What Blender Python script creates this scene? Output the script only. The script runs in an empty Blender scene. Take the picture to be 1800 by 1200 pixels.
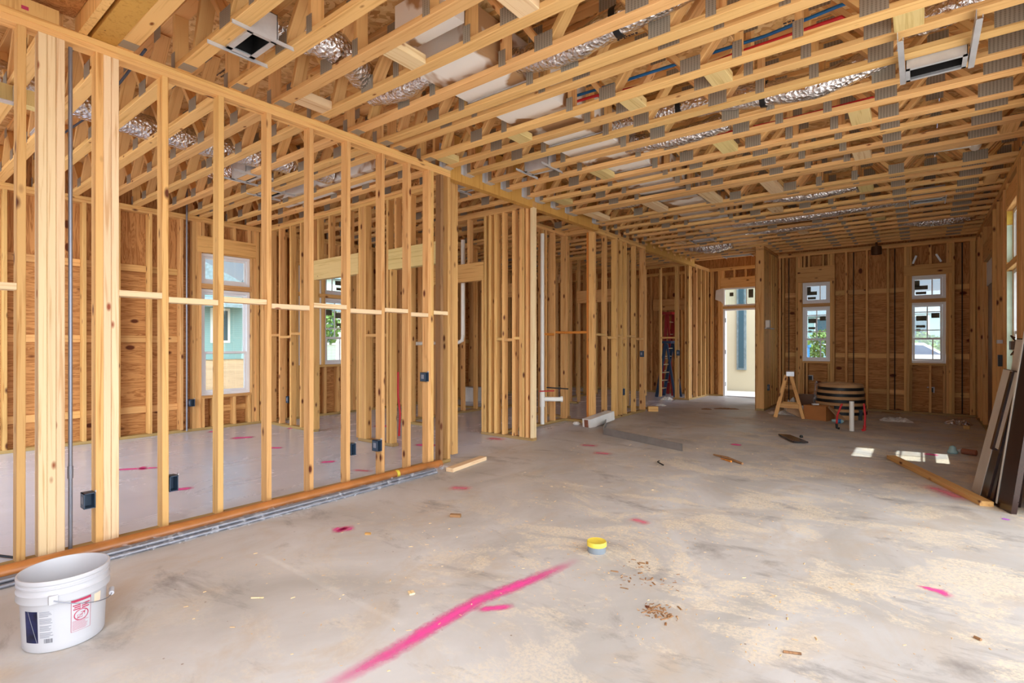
import bpy, bmesh, math, random
from mathutils import Vector, Matrix
random.seed(7)
SC = bpy.context.scene
COL = SC.collection
V = Vector
PW = {}                       # world matrix of every object we make


def lin(c):
    f = lambda u: u / 12.92 if u <= 0.04045 else ((u + 0.055) / 1.055) ** 2.4
    return tuple(f(x / 255.0) for x in c) + (1.0,)


# ------------------------------------------------------------------ materials
def newmat(name):
    m = bpy.data.materials.new(name)
    m.use_nodes = True
    nt = m.node_tree
    b = nt.nodes['Principled BSDF']
    return m, nt, b


def nd(nt, typ, **kw):
    n = nt.nodes.new(typ)
    for k, v in kw.items():
        setattr(n, k, v)
    return n


def ramp(nt, stops, interp='LINEAR'):
    r = nd(nt, 'ShaderNodeValToRGB')
    r.color_ramp.interpolation = interp
    e = r.color_ramp.elements
    while len(e) < len(stops):
        e.new(0.5)
    for i, (p, c) in enumerate(stops):
        e[i].position = p
        e[i].color = c if len(c) == 4 else tuple(c) + (1,)
    return r


def math_n(nt, op, a, b=None, c=None):
    n = nd(nt, 'ShaderNodeMath', operation=op)
    for i, x in enumerate((a, b, c)):
        if x is None:
            continue
        if isinstance(x, (int, float)):
            n.inputs[i].default_value = x
        else:
            nt.links.new(x, n.inputs[i])
    return n.outputs[0]


def mixc(nt, fac, a, b, mode='MIX'):
    n = nd(nt, 'ShaderNodeMix', data_type='RGBA', blend_type=mode)
    for sock, x in ((n.inputs[0], fac), (n.inputs[6], a), (n.inputs[7], b)):
        if isinstance(x, (int, float)):
            sock.default_value = x
        elif isinstance(x, tuple):
            sock.default_value = x
        else:
            nt.links.new(x, sock)
    return n.outputs[2]


def obj_vec(nt, scale, rnd=True):
    tc = nd(nt, 'ShaderNodeTexCoord')
    mp = nd(nt, 'ShaderNodeMapping')
    mp.inputs['Scale'].default_value = scale
    src = tc.outputs['Object']
    if rnd:
        oi = nd(nt, 'ShaderNodeObjectInfo')
        m = math_n(nt, 'MULTIPLY', oi.outputs['Random'], 37.0)
        cb = nd(nt, 'ShaderNodeCombineXYZ')
        for i in range(3):
            nt.links.new(m, cb.inputs[i])
        va = nd(nt, 'ShaderNodeVectorMath', operation='ADD')
        nt.links.new(src, va.inputs[0])
        nt.links.new(cb.outputs[0], va.inputs[1])
        src = va.outputs[0]
    nt.links.new(src, mp.inputs['Vector'])
    return mp.outputs['Vector']


def noise(nt, vec, scale=1.0, detail=3.0, rough=0.55, dist=0.0):
    n = nd(nt, 'ShaderNodeTexNoise')
    n.inputs['Scale'].default_value = scale
    n.inputs['Detail'].default_value = detail
    n.inputs['Roughness'].default_value = rough
    n.inputs['Distortion'].default_value = dist
    if vec is not None:
        nt.links.new(vec, n.inputs['Vector'])
    return n.outputs['Fac']


def wood(name, light, dark, knot=(96, 48, 22), var=0.16, grain=(38, 38, 1.2), knots=(8.0, 8.0, 3.6), kr=0.10, rough=0.6, hv=0.012):
    m, nt, b = newmat(name)
    g = noise(nt, obj_vec(nt, grain), 1.0, 3.0, 0.6, 0.7)
    r = ramp(nt, [(0.30, lin(dark)), (0.47, lin(light)), (0.62, lin(light)), (0.74, lin(dark))])
    nt.links.new(g, r.inputs[0])
    vo = nd(nt, 'ShaderNodeTexVoronoi')
    nt.links.new(obj_vec(nt, knots), vo.inputs['Vector'])
    vo.inputs['Scale'].default_value = 1.0
    kr_ = ramp(nt, [(kr * 0.75, (1, 1, 1, 1)), (kr * 1.7, (0, 0, 0, 1))])
    nt.links.new(vo.outputs['Distance'], kr_.inputs[0])
    c = mixc(nt, kr_.outputs[0], r.outputs[0], lin(knot))
    big = noise(nt, obj_vec(nt, (2.0, 2.0, 0.7)), 1.0, 2.0)
    oi = nd(nt, 'ShaderNodeObjectInfo')
    val = math_n(nt, 'ADD', math_n(nt, 'MULTIPLY', oi.outputs['Random'], var * 2), 1.0 - var)
    val = math_n(nt, 'MULTIPLY', val, math_n(nt, 'ADD', math_n(nt, 'MULTIPLY', big, 0.3), 0.86))
    rr = math_n(nt, 'FRACT', math_n(nt, 'MULTIPLY', oi.outputs['Random'], 7.31))
    hue = math_n(nt, 'ADD', math_n(nt, 'MULTIPLY', rr, hv), 0.5 - hv * 0.45)
    hs = nd(nt, 'ShaderNodeHueSaturation')
    nt.links.new(hue, hs.inputs['Hue'])
    nt.links.new(val, hs.inputs['Value'])
    nt.links.new(c, hs.inputs['Color'])
    nt.links.new(hs.outputs[0], b.inputs['Base Color'])
    b.inputs['Roughness'].default_value = rough
    b.inputs['Specular IOR Level'].default_value = 0.25
    return m


def plain(name, rgb, rough=0.5, metal=0.0, spec=0.4, nscale=0, namt=0.12, bump=0.0):
    m, nt, b = newmat(name)
    c = lin(rgb)
    b.inputs['Roughness'].default_value = rough
    b.inputs['Metallic'].default_value = metal
    b.inputs['Specular IOR Level'].default_value = spec
    if nscale:
        n = noise(nt, obj_vec(nt, (1, 1, 1)), nscale, 4.0)
        lo = tuple(x * (1 - namt * 2) for x in c[:3]) + (1,)
        hi = tuple(min(1, x * (1 + namt)) for x in c[:3]) + (1,)
        r = ramp(nt, [(0.3, lo), (0.7, hi)])
        nt.links.new(n, r.inputs[0])
        nt.links.new(r.outputs[0], b.inputs['Base Color'])
        if bump:
            bp = nd(nt, 'ShaderNodeBump')
            bp.inputs['Strength'].default_value = bump
            bp.inputs['Distance'].default_value = 0.01
            nt.links.new(n, bp.inputs['Height'])
            nt.links.new(bp.outputs[0], b.inputs['Normal'])
    else:
        b.inputs['Base Color'].default_value = c
    return m


def mk_plate():
    m, nt, b = newmat('galvanised_plate')
    v = obj_vec(nt, (1, 1, 1), False)
    w = nd(nt, 'ShaderNodeTexWave', wave_type='BANDS', bands_direction='X')
    w.inputs['Scale'].default_value = 16.0
    w.inputs['Distortion'].default_value = 0.6
    nt.links.new(v, w.inputs['Vector'])
    w2 = nd(nt, 'ShaderNodeTexWave', wave_type='BANDS', bands_direction='Z')
    w2.inputs['Scale'].default_value = 26.0
    nt.links.new(v, w2.inputs['Vector'])
    f = math_n(nt, 'MULTIPLY', w.outputs['Fac'], math_n(nt, 'ADD', math_n(nt, 'MULTIPLY', w2.outputs['Fac'], 0.5), 0.5))
    r = ramp(nt, [(0.2, lin((160, 150, 134))), (0.85, lin((128, 117, 102)))])
    nt.links.new(f, r.inputs[0])
    nt.links.new(r.outputs[0], b.inputs['Base Color'])
    b.inputs['Metallic'].default_value = 0.2
    b.inputs['Roughness'].default_value = 0.5
    return m


def mk_foil():
    m, nt, b = newmat('crumpled_foil')
    v = obj_vec(nt, (1, 1, 1))
    n1 = noise(nt, v, 14.0, 4.0, 0.6, 1.0)
    vo = nd(nt, 'ShaderNodeTexVoronoi', feature='F1')
    vo.inputs['Scale'].default_value = 38.0
    nt.links.new(v, vo.inputs['Vector'])
    h = math_n(nt, 'ADD', n1, math_n(nt, 'MULTIPLY', vo.outputs['Distance'], 0.6))
    bp = nd(nt, 'ShaderNodeBump')
    bp.inputs['Strength'].default_value = 0.9
    bp.inputs['Distance'].default_value = 0.02
    nt.links.new(h, bp.inputs['Height'])
    nt.links.new(bp.outputs[0], b.inputs['Normal'])
    b.inputs['Base Color'].default_value = lin((226, 224, 226))
    b.inputs['Metallic'].default_value = 1.0
    b.inputs['Roughness'].default_value = 0.22
    return m


def mk_ply(name, light, dark, patch, horiz=True):
    m, nt, b = newmat(name)
    g = noise(nt, obj_vec(nt, (4.5, 4.5, 0.4)), 2.4, 4.0, 0.55, 2.6)
    r = ramp(nt, [(0.34, lin(dark)), (0.42, lin(light)), (0.48, lin(dark)), (0.54, lin(light)), (0.62, lin(light)), (0.70, lin(dark))])
    nt.links.new(g, r.inputs[0])
    vo = nd(nt, 'ShaderNodeTexVoronoi')
    nt.links.new(obj_vec(nt, (4.2, 4.2, 2.4)), vo.inputs['Vector'])
    vo.inputs['Scale'].default_value = 1.0
    k = ramp(nt, [(0.10, (1, 1, 1, 1)), (0.15, (0, 0, 0, 1))])
    nt.links.new(vo.outputs['Distance'], k.inputs[0])
    c = mixc(nt, k.outputs[0], r.outputs[0], lin(patch))
    nt.links.new(c, b.inputs['Base Color'])
    b.inputs['Roughness'].default_value = 0.7
    b.inputs['Specular IOR Level'].default_value = 0.2
    return m


def mk_osb():
    m, nt, b = newmat('strand_board')
    v = obj_vec(nt, (1, 1, 1))
    wn = noise(nt, v, 9.0, 2.0)
    cb = nd(nt, 'ShaderNodeVectorMath', operation='ADD')
    nt.links.new(v, cb.inputs[0])
    c3 = nd(nt, 'ShaderNodeCombineXYZ')
    nt.links.new(math_n(nt, 'MULTIPLY', wn, 0.12), c3.inputs[0])
    nt.links.new(math_n(nt, 'MULTIPLY', wn, 0.20), c3.inputs[2])
    nt.links.new(c3.outputs[0], cb.inputs[1])
    vo = nd(nt, 'ShaderNodeTexVoronoi')
    vo.inputs['Scale'].default_value = 26.0
    nt.links.new(cb.outputs[0], vo.inputs['Vector'])
    sep = nd(nt, 'ShaderNodeSeparateColor')
    nt.links.new(vo.outputs['Color'], sep.inputs[0])
    r = ramp(nt, [(0.0, lin((186, 136, 78))), (0.5, lin((222, 180, 118))), (1.0, lin((238, 206, 150)))])
    nt.links.new(sep.outputs[0], r.inputs[0])
    nt.links.new(r.outputs[0], b.inputs['Base Color'])
    b.inputs['Roughness'].default_value = 0.75
    return m


def mk_floor():
    m, nt, b = newmat('dusty_concrete')
    v = obj_vec(nt, (1, 1, 1), False)
    vs = obj_vec(nt, (1.0, 0.75, 1), False)
    sp = nd(nt, 'ShaderNodeSeparateXYZ')
    nt.links.new(v, sp.inputs[0])
    base_n = noise(nt, vs, 1.1, 6.0, 0.6, 0.8)
    base = ramp(nt, [(0.30, lin((172, 168, 162))), (0.5, lin((192, 188, 184))), (0.72, lin((210, 209, 208)))])
    nt.links.new(base_n, base.inputs[0])
    # warm brownish trowel streaks
    st = noise(nt, vs, 2.2, 9.0, 0.68, 0.7)
    str_ = ramp(nt, [(0.50, (0, 0, 0, 1)), (0.72, (0.75, 0.75, 0.75, 1))])
    nt.links.new(st, str_.inputs[0])
    c = mixc(nt, str_.outputs[0], base.outputs[0], lin((190, 172, 150)))
    # grey scuffs
    sm = noise(nt, obj_vec(nt, (0.8, 1.6, 1), False), 1.9, 9.0, 0.7, 0.5)
    smr = ramp(nt, [(0.55, (0, 0, 0, 1)), (0.70, (0.85, 0.85, 0.85, 1))])
    nt.links.new(sm, smr.inputs[0])
    c = mixc(nt, smr.outputs[0], c, lin((134, 128, 124)))
    # sawdust lying in drifts in the main room
    sd = noise(nt, obj_vec(nt, (0.8, 1.15, 1), False), 1.9, 12.0, 0.74, 0.5)
    sdr = ramp(nt, [(0.50, (0, 0, 0, 1)), (0.56, (1, 1, 1, 1))])
    nt.links.new(sd, sdr.inputs[0])
    fine = noise(nt, v, 55.0, 6.0, 0.8)
    finr = ramp(nt, [(0.40, (0.0, 0.0, 0.0, 1)), (0.56, (1, 1, 1, 1))])
    nt.links.new(fine, finr.inputs[0])
    mr = nd(nt, 'ShaderNodeMapRange')
    mr.inputs['From Min'].default_value = -3.3
    mr.inputs['From Max'].default_value = -1.9
    nt.links.new(sp.outputs[0], mr.inputs[0])
    my = nd(nt, 'ShaderNodeMapRange')
    my.inputs['From Min'].default_value = 1.0
    my.inputs['From Max'].default_value = 2.6
    nt.links.new(sp.outputs[1], my.inputs[0])
    reg = math_n(nt, 'MULTIPLY', mr.outputs[0], math_n(nt, 'ADD', math_n(nt, 'MULTIPLY', my.outputs[0], 0.6), 0.4))
    msk = math_n(nt, 'MULTIPLY', math_n(nt, 'MULTIPLY', sdr.outputs[0], finr.outputs[0]), reg)
    c = mixc(nt, math_n(nt, 'MULTIPLY', msk, 0.85), c, lin((230, 216, 192)))
    # specks
    vo = nd(nt, 'ShaderNodeTexVoronoi')
    vo.inputs['Scale'].default_value = 9.0
    nt.links.new(v, vo.inputs['Vector'])
    spk = ramp(nt, [(0.035, (1, 1, 1, 1)), (0.05, (0, 0, 0, 1))])
    nt.links.new(vo.outputs['Distance'], spk.inputs[0])
    c = mixc(nt, math_n(nt, 'MULTIPLY', spk.outputs[0], 0.7), c, lin((120, 92, 66)))
    # cool window light painted as a bluish, lighter tint on the side room slab
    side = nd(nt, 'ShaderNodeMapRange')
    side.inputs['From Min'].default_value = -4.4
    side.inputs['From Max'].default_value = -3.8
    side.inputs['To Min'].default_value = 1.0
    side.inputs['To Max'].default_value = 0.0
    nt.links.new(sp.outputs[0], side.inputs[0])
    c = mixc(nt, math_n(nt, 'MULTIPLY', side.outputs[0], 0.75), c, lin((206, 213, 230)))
    nt.links.new(c, b.inputs['Base Color'])
    rg = math_n(nt, 'SUBTRACT', math_n(nt, 'ADD', math_n(nt, 'MULTIPLY', st, 0.35), math_n(nt, 'ADD', math_n(nt, 'MULTIPLY', msk, 0.3), 0.32)),
                math_n(nt, 'MULTIPLY', side.outputs[0], 0.25))
    nt.links.new(rg, b.inputs['Roughness'])
    b.inputs['Specular IOR Level'].default_value = 0.4
    bp = nd(nt, 'ShaderNodeBump')
    bp.inputs['Strength'].default_value = 0.25
    bp.inputs['Distance'].default_value = 0.006
    nt.links.new(math_n(nt, 'ADD', math_n(nt, 'MULTIPLY', msk, 0.7), base_n), bp.inputs['Height'])
    nt.links.new(bp.outputs[0], b.inputs['Normal'])
    return m


def mk_glass():
    m, nt, b = newmat('window_glass')
    nt.nodes.remove(b)
    out = nt.nodes['Material Output']
    tr = nd(nt, 'ShaderNodeBsdfTransparent')
    tr.inputs[0].default_value = (0.93, 0.97, 0.96, 1)
    gl = nd(nt, 'ShaderNodeBsdfGlossy')
    gl.inputs['Roughness'].default_value = 0.02
    mx = nd(nt, 'ShaderNodeMixShader')
    mx.inputs[0].default_value = 0.07
    nt.links.new(tr.outputs[0], mx.inputs[1])
    nt.links.new(gl.outputs[0], mx.inputs[2])
    nt.links.new(mx.outputs[0], out.inputs[0])
    return m


def mk_film():
    m, nt, b = newmat('clear_plastic_film')
    out = nt.nodes['Material Output']
    b.inputs['Base Color'].default_value = lin((225, 228, 236))
    b.inputs['Roughness'].default_value = 0.15
    tr = nd(nt, 'ShaderNodeBsdfTransparent')
    mx = nd(nt, 'ShaderNodeMixShader')
    n = noise(nt, obj_vec(nt, (1, 1, 1)), 22.0, 5.0, 0.7, 1.0)
    r = ramp(nt, [(0.48, (0.03, 0.03, 0.03, 1)), (0.75, (0.6, 0.6, 0.6, 1))])
    nt.links.new(n, r.inputs[0])
    nt.links.new(r.outputs[0], mx.inputs[0])
    nt.links.new(tr.outputs[0], mx.inputs[1])
    nt.links.new(b.outputs[0], mx.inputs[2])
    nt.links.new(mx.outputs[0], out.inputs[0])
    bp = nd(nt, 'ShaderNodeBump')
    bp.inputs['Strength'].default_value = 0.6
    bp.inputs['Distance'].default_value = 0.01
    nt.links.new(n, bp.inputs['Height'])
    nt.links.new(bp.outputs[0], b.inputs['Normal'])
    return m


def mk_spray(name, rgb, density=0.9):
    """sprayed marking paint: soft edges across the stroke (uv), patchy along it"""
    m, nt, b = newmat(name)
    out = nt.nodes['Material Output']
    b.inputs['Base Color'].default_value = lin(rgb)
    b.inputs['Roughness'].default_value = 0.8
    uv = nd(nt, 'ShaderNodeUVMap')
    sp = nd(nt, 'ShaderNodeSeparateXYZ')
    nt.links.new(uv.outputs[0], sp.inputs[0])
    d = math_n(nt, 'MULTIPLY', math_n(nt, 'ABSOLUTE', math_n(nt, 'SUBTRACT', sp.outputs[1], 0.5)), 2.0)
    e = math_n(nt, 'MULTIPLY', math_n(nt, 'ABSOLUTE', math_n(nt, 'SUBTRACT', sp.outputs[0], 0.5)), 2.0)
    tc = obj_vec(nt, (1, 1, 1), False)
    n = noise(nt, tc, 16.0, 5.0, 0.7)
    n2 = noise(nt, tc, 3.2, 4.0, 0.6)
    fe = ramp(nt, [(0.12, (1, 1, 1, 1)), (0.92, (0, 0, 0, 1))])
    nt.links.new(math_n(nt, 'ADD', d, math_n(nt, 'MULTIPLY', math_n(nt, 'SUBTRACT', n, 0.5), 0.8)), fe.inputs[0])
    fl = ramp(nt, [(0.45, (1, 1, 1, 1)), (0.98, (0, 0, 0, 1))])
    nt.links.new(e, fl.inputs[0])
    pt = ramp(nt, [(0.28, (0.5, 0.5, 0.5, 1)), (0.46, (1, 1, 1, 1))])
    nt.links.new(n2, pt.inputs[0])
    a = math_n(nt, 'MULTIPLY', math_n(nt, 'MULTIPLY', fe.outputs[0], fl.outputs[0]), math_n(nt, 'MULTIPLY', pt.outputs[0], density))
    tr = nd(nt, 'ShaderNodeBsdfTransparent')
    mx = nd(nt, 'ShaderNodeMixShader')
    nt.links.new(a, mx.inputs[0])
    nt.links.new(tr.outputs[0], mx.inputs[1])
    nt.links.new(b.outputs[0], mx.inputs[2])
    nt.links.new(mx.outputs[0], out.inputs[0])
    return m


def mk_duct():
    m, nt, b = newmat('sealed_duct_board')
    v = obj_vec(nt, (1, 1, 1))
    n = noise(nt, v, 2.6, 3.0, 0.5, 0.4)
    r = ramp(nt, [(0.53, lin((240, 238, 234))), (0.58, lin((176, 138, 98)))])
    nt.links.new(n, r.inputs[0])
    nt.links.new(r.outputs[0], b.inputs['Base Color'])
    b.inputs['Roughness'].default_value = 0.55
    return m


def mk_leaf(name, a, c):
    m, nt, b = newmat(name)
    n = noise(nt, obj_vec(nt, (1, 1, 1)), 5.0, 6.0, 0.75)
    r = ramp(nt, [(0.32, lin(a)), (0.68, lin(c))])
    nt.links.new(n, r.inputs[0])
    nt.links.new(r.outputs[0], b.inputs['Base Color'])
    b.inputs['Roughness'].default_value = 0.8
    return m


def mk_siding(name, rgb, n_per_m=6.0):
    m, nt, b = newmat(name)
    tc = nd(nt, 'ShaderNodeTexCoord')
    w = nd(nt, 'ShaderNodeTexWave', wave_type='BANDS', bands_direction='Z', wave_profile='SAW')
    w.inputs['Scale'].default_value = n_per_m / 6.283 * 3.14
    nt.links.new(tc.outputs['Object'], w.inputs['Vector'])
    c = lin(rgb)
    r = ramp(nt, [(0.0, tuple(x * 0.72 for x in c[:3]) + (1,)), (0.16, c), (1.0, c)])
    nt.links.new(w.outputs['Fac'], r.inputs[0])
    nt.links.new(r.outputs[0], b.inputs['Base Color'])
    b.inputs['Roughness'].default_value = 0.7
    return m


M = {}
M['pine'] = wood('pine', (218, 170, 108), (184, 128, 70), knot=(96, 46, 24))
M['chord'] = wood('pine_chord', (230, 184, 122), (206, 154, 92), knot=(130, 72, 32), var=0.10, kr=0.06)
M['pale'] = wood('pale_pine', (232, 204, 162), (208, 168, 120), knot=(150, 80, 48), var=0.05, kr=0.07)
M['dark'] = wood('weathered_pine', (150, 112, 76), (112, 82, 56), var=0.05)
M['treated'] = wood('treated_pine', (172, 142, 92), (140, 106, 62), var=0.08)
M['green'] = wood('yellow_pine', (220, 196, 136), (196, 168, 106), var=0.05, kr=0.05)
M['lvl'] = wood('laminated_veneer', (206, 156, 82), (184, 132, 60), grain=(40, 40, 1.0), kr=0.03, var=0.03)
M['rust'] = wood('stained_pine', (210, 130, 58), (186, 104, 40), var=0.03)
M['ply'] = mk_ply('plywood_sheet', (200, 146, 90), (156, 102, 56), (96, 48, 24))
M['osb'] = mk_osb()
M['plate'] = mk_plate()
M['foil'] = mk_foil()
M['galv'] = plain('galvanised_sheet', (206, 208, 212), 0.34, 0.35, 0.5, 6.0, 0.08)
M['steel'] = plain('grey_conduit', (138, 140, 150), 0.38, 0.6)
M['blackhole'] = plain('black_liner', (30, 28, 28), 0.8)
M['floor'] = mk_floor()
M['duct'] = mk_duct()
M['glass'] = mk_glass()
M['film'] = mk_film()
M['vinyl'] = plain('white_vinyl', (236, 238, 242), 0.4)
M['sticker'] = plain('glass_sticker', (96, 92, 78), 0.6, 0, 0.3, 9.0, 0.2)
M['pinkp'] = mk_spray('pink_marking_paint', (238, 76, 158), 0.95)
M['redp'] = mk_spray('red_marking_paint', (240, 110, 140), 0.55)
M['violet'] = mk_spray('violet_marking_paint', (190, 90, 220), 0.85)
M['white_plastic'] = plain('white_plastic', (188, 188, 193), 0.38, 0, 0.45)
M['pvc'] = plain('white_pvc', (236, 234, 226), 0.35, 0, 0.45)
M['blackplastic'] = plain('black_plastic', (24, 24, 26), 0.45)
M['bluebox'] = plain('blue_grey_plastic', (58, 76, 96), 0.45)
M['blue'] = plain('blue_tube', (28, 104, 168), 0.4)
M['red'] = plain('red_tube', (198, 40, 46), 0.4)
M['orange'] = plain('orange_pipe', (176, 112, 58), 0.35, 0, 0.5, 5.0, 0.15)
M['yellow'] = plain('yellow_plastic', (226, 202, 76), 0.45, 0, 0.4, 12.0, 0.08)
M['greyblue'] = plain('grey_tin', (140, 150, 160), 0.4, 0.3)
M['carton'] = plain('brown_cardboard', (176, 118, 70), 0.85, 0, 0.15, 3.0, 0.06)
M['carton_in'] = plain('pale_cardboard', (196, 160, 124), 0.85, 0, 0.15, 3.0, 0.06)
M['tan'] = plain('tan_wrap', (194, 152, 108), 0.7, 0, 0.2, 4.0, 0.10)
M['paper'] = plain('white_paper', (226, 222, 216), 0.8, 0, 0.2, 4.0, 0.06)
M['espresso'] = plain('dark_stained_door', (44, 24, 20), 0.22, 0, 0.5, 4.0, 0.2)
M['pale_film'] = plain('protective_film', (196, 190, 180), 0.3, 0, 0.4, 5.0, 0.06, 0.2)
M['fiberred'] = plain('red_fiberglass', (146, 28, 30), 0.4)
M['fiberblue'] = plain('blue_fiberglass', (34, 58, 88), 0.45)
M['rung'] = plain('worn_aluminium', (170, 150, 120), 0.4, 0.4)
M['teal'] = mk_siding('teal_siding', (146, 182, 184), 6)
M['cream'] = plain('cream_stucco', (186, 178, 154), 0.8, 0, 0.2, 0.8, 0.03)
M['mint'] = mk_siding('pale_green_siding', (206, 220, 208), 4)
M['shingle'] = plain('grey_shingles', (120, 136, 142), 0.85, 0, 0.2, 9.0, 0.15)
M['trimw'] = plain('white_trim', (236, 236, 232), 0.6)
M['glassdark'] = plain('dark_house_glass', (58, 90, 104), 0.08, 0, 0.6)
M['sand'] = plain('sandy_ground', (156, 130, 102), 0.95, 0, 0.1, 1.2, 0.10)
M['leaf'] = mk_leaf('tree_leaves', (44, 74, 34), (116, 150, 70))
M['bark'] = plain('tree_bark', (96, 76, 56), 0.9)
M['carblue'] = plain('car_paint', (226, 230, 236), 0.25, 0, 0.6)
M['carglass'] = plain('car_glass', (34, 64, 104), 0.08, 0, 0.6)
M['tyre'] = plain('tyre_rubber', (24, 24, 24), 0.8)
M['bounce_paving'] = plain('pale_bounce_paving', (214, 210, 202), 0.9, 0, 0.2, 1.5, 0.06)  # kept bright so the added paving throws sunlight up to the ceiling
M['yard'] = plain('pale_yard', (168, 162, 150), 0.9, 0, 0.2, 1.5, 0.06)
M['soffit'] = plain('sunshade_soffit', (214, 196, 160), 0.8)
M['brownmetal'] = plain('bronze_metal', (92, 66, 48), 0.35, 0.5)
M['green_wrap'] = plain('pale_green_wrap', (196, 214, 196), 0.55, 0, 0.3, 6.0, 0.08, 0.4)
M['house_wrap'] = plain('white_house_wrap', (226, 222, 224), 0.6, 0, 0.3, 6.0, 0.05, 0.3)
M['boardbrown'] = plain('brown_board', (138, 104, 76), 0.6, 0, 0.3, 4.0, 0.12)
M['insul'] = plain('yellow_insulation', (226, 196, 96), 0.95, 0, 0.1, 9.0, 0.12, 0.5)
M['labelred'] = plain('red_print', (176, 52, 84), 0.6)
M['labelblue'] = plain('blue_picture_print', (34, 40, 84), 0.4, 0, 0.4, 14.0, 0.5)
M['print'] = plain('grey_print', (138, 140, 150), 0.6)
M['printdark'] = plain('black_print', (52, 52, 66), 0.6)
M['peach'] = plain('peach_sticker', (236, 214, 188), 0.6)
M['sawdust'] = plain('sawdust', (216, 184, 140), 0.95, 0, 0.1)
M['bottle'] = plain('clear_blue_plastic', (150, 186, 190), 0.12, 0, 0.5)
M['cup'] = plain('brown_cup', (150, 92, 70), 0.4, 0, 0.4, 8.0, 0.2)
M['flash'] = plain('metal_flashing', (150, 152, 154), 0.35, 0.6, 0.5, 5.0, 0.1)


# ------------------------------------------------------------------ builders
def reg(o, parent, mat_world):
    COL.objects.link(o)
    if parent is not None:
        o.parent = parent
        o.matrix_basis = PW[parent.name].inverted() @ mat_world
    else:
        o.matrix_basis = mat_world
    PW[o.name] = mat_world.copy()
    return o


def tag(o, label=None, cat=None, group=None, kind=None):
    if label: o['label'] = label
    if cat: o['category'] = cat
    if group: o['group'] = group
    if kind: o['kind'] = kind
    return o


def empty(name, loc, label=None, cat=None, group=None, kind=None, rz=0.0):
    o = bpy.data.objects.new(name, None)
    o.empty_display_size = 0.1
    reg(o, None, Matrix.Translation(V(loc)) @ Matrix.Rotation(rz, 4, 'Z'))
    return tag(o, label, cat, group, kind)


BOARDS = {}


def board_mesh(w, t, L, mat):
    key = (round(w, 4), round(t, 4), round(L, 3), mat)
    if key in BOARDS:
        return BOARDS[key]
    c = min(0.003, t * 0.2)
    a, b = w / 2, t / 2
    prof = [(a - c, -b), (a, -b + c), (a, b - c), (a - c, b), (-a + c, b), (-a, b - c), (-a, -b + c), (-a + c, -b)]
    vs = [(x, y, -L / 2) for x, y in prof] + [(x, y, L / 2) for x, y in prof]
    fs = [(i, (i + 1) % 8, 8 + (i + 1) % 8, 8 + i) for i in range(8)]
    fs += [tuple(range(7, -1, -1)), tuple(range(8, 16))]
    me = bpy.data.meshes.new('board')
    me.from_pydata(vs, [], fs)
    me.materials.append(M[mat])
    BOARDS[key] = me
    return me


def board(name, a, b, w, t, wd, mat, parent=None):
    """a board from a to b; w across the direction wd, t across the other"""
    a, b = V(a), V(b)
    z = (b - a)
    L = z.length
    z.normalize()
    x = V(wd)
    x = (x - z * x.dot(z)).normalized()
    y = z.cross(x)
    R = Matrix((x, y, z)).transposed().to_4x4()
    o = bpy.data.objects.new(name, board_mesh(w, t, L, mat))
    return reg(o, parent, Matrix.Translation((a + b) / 2) @ R)


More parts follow.
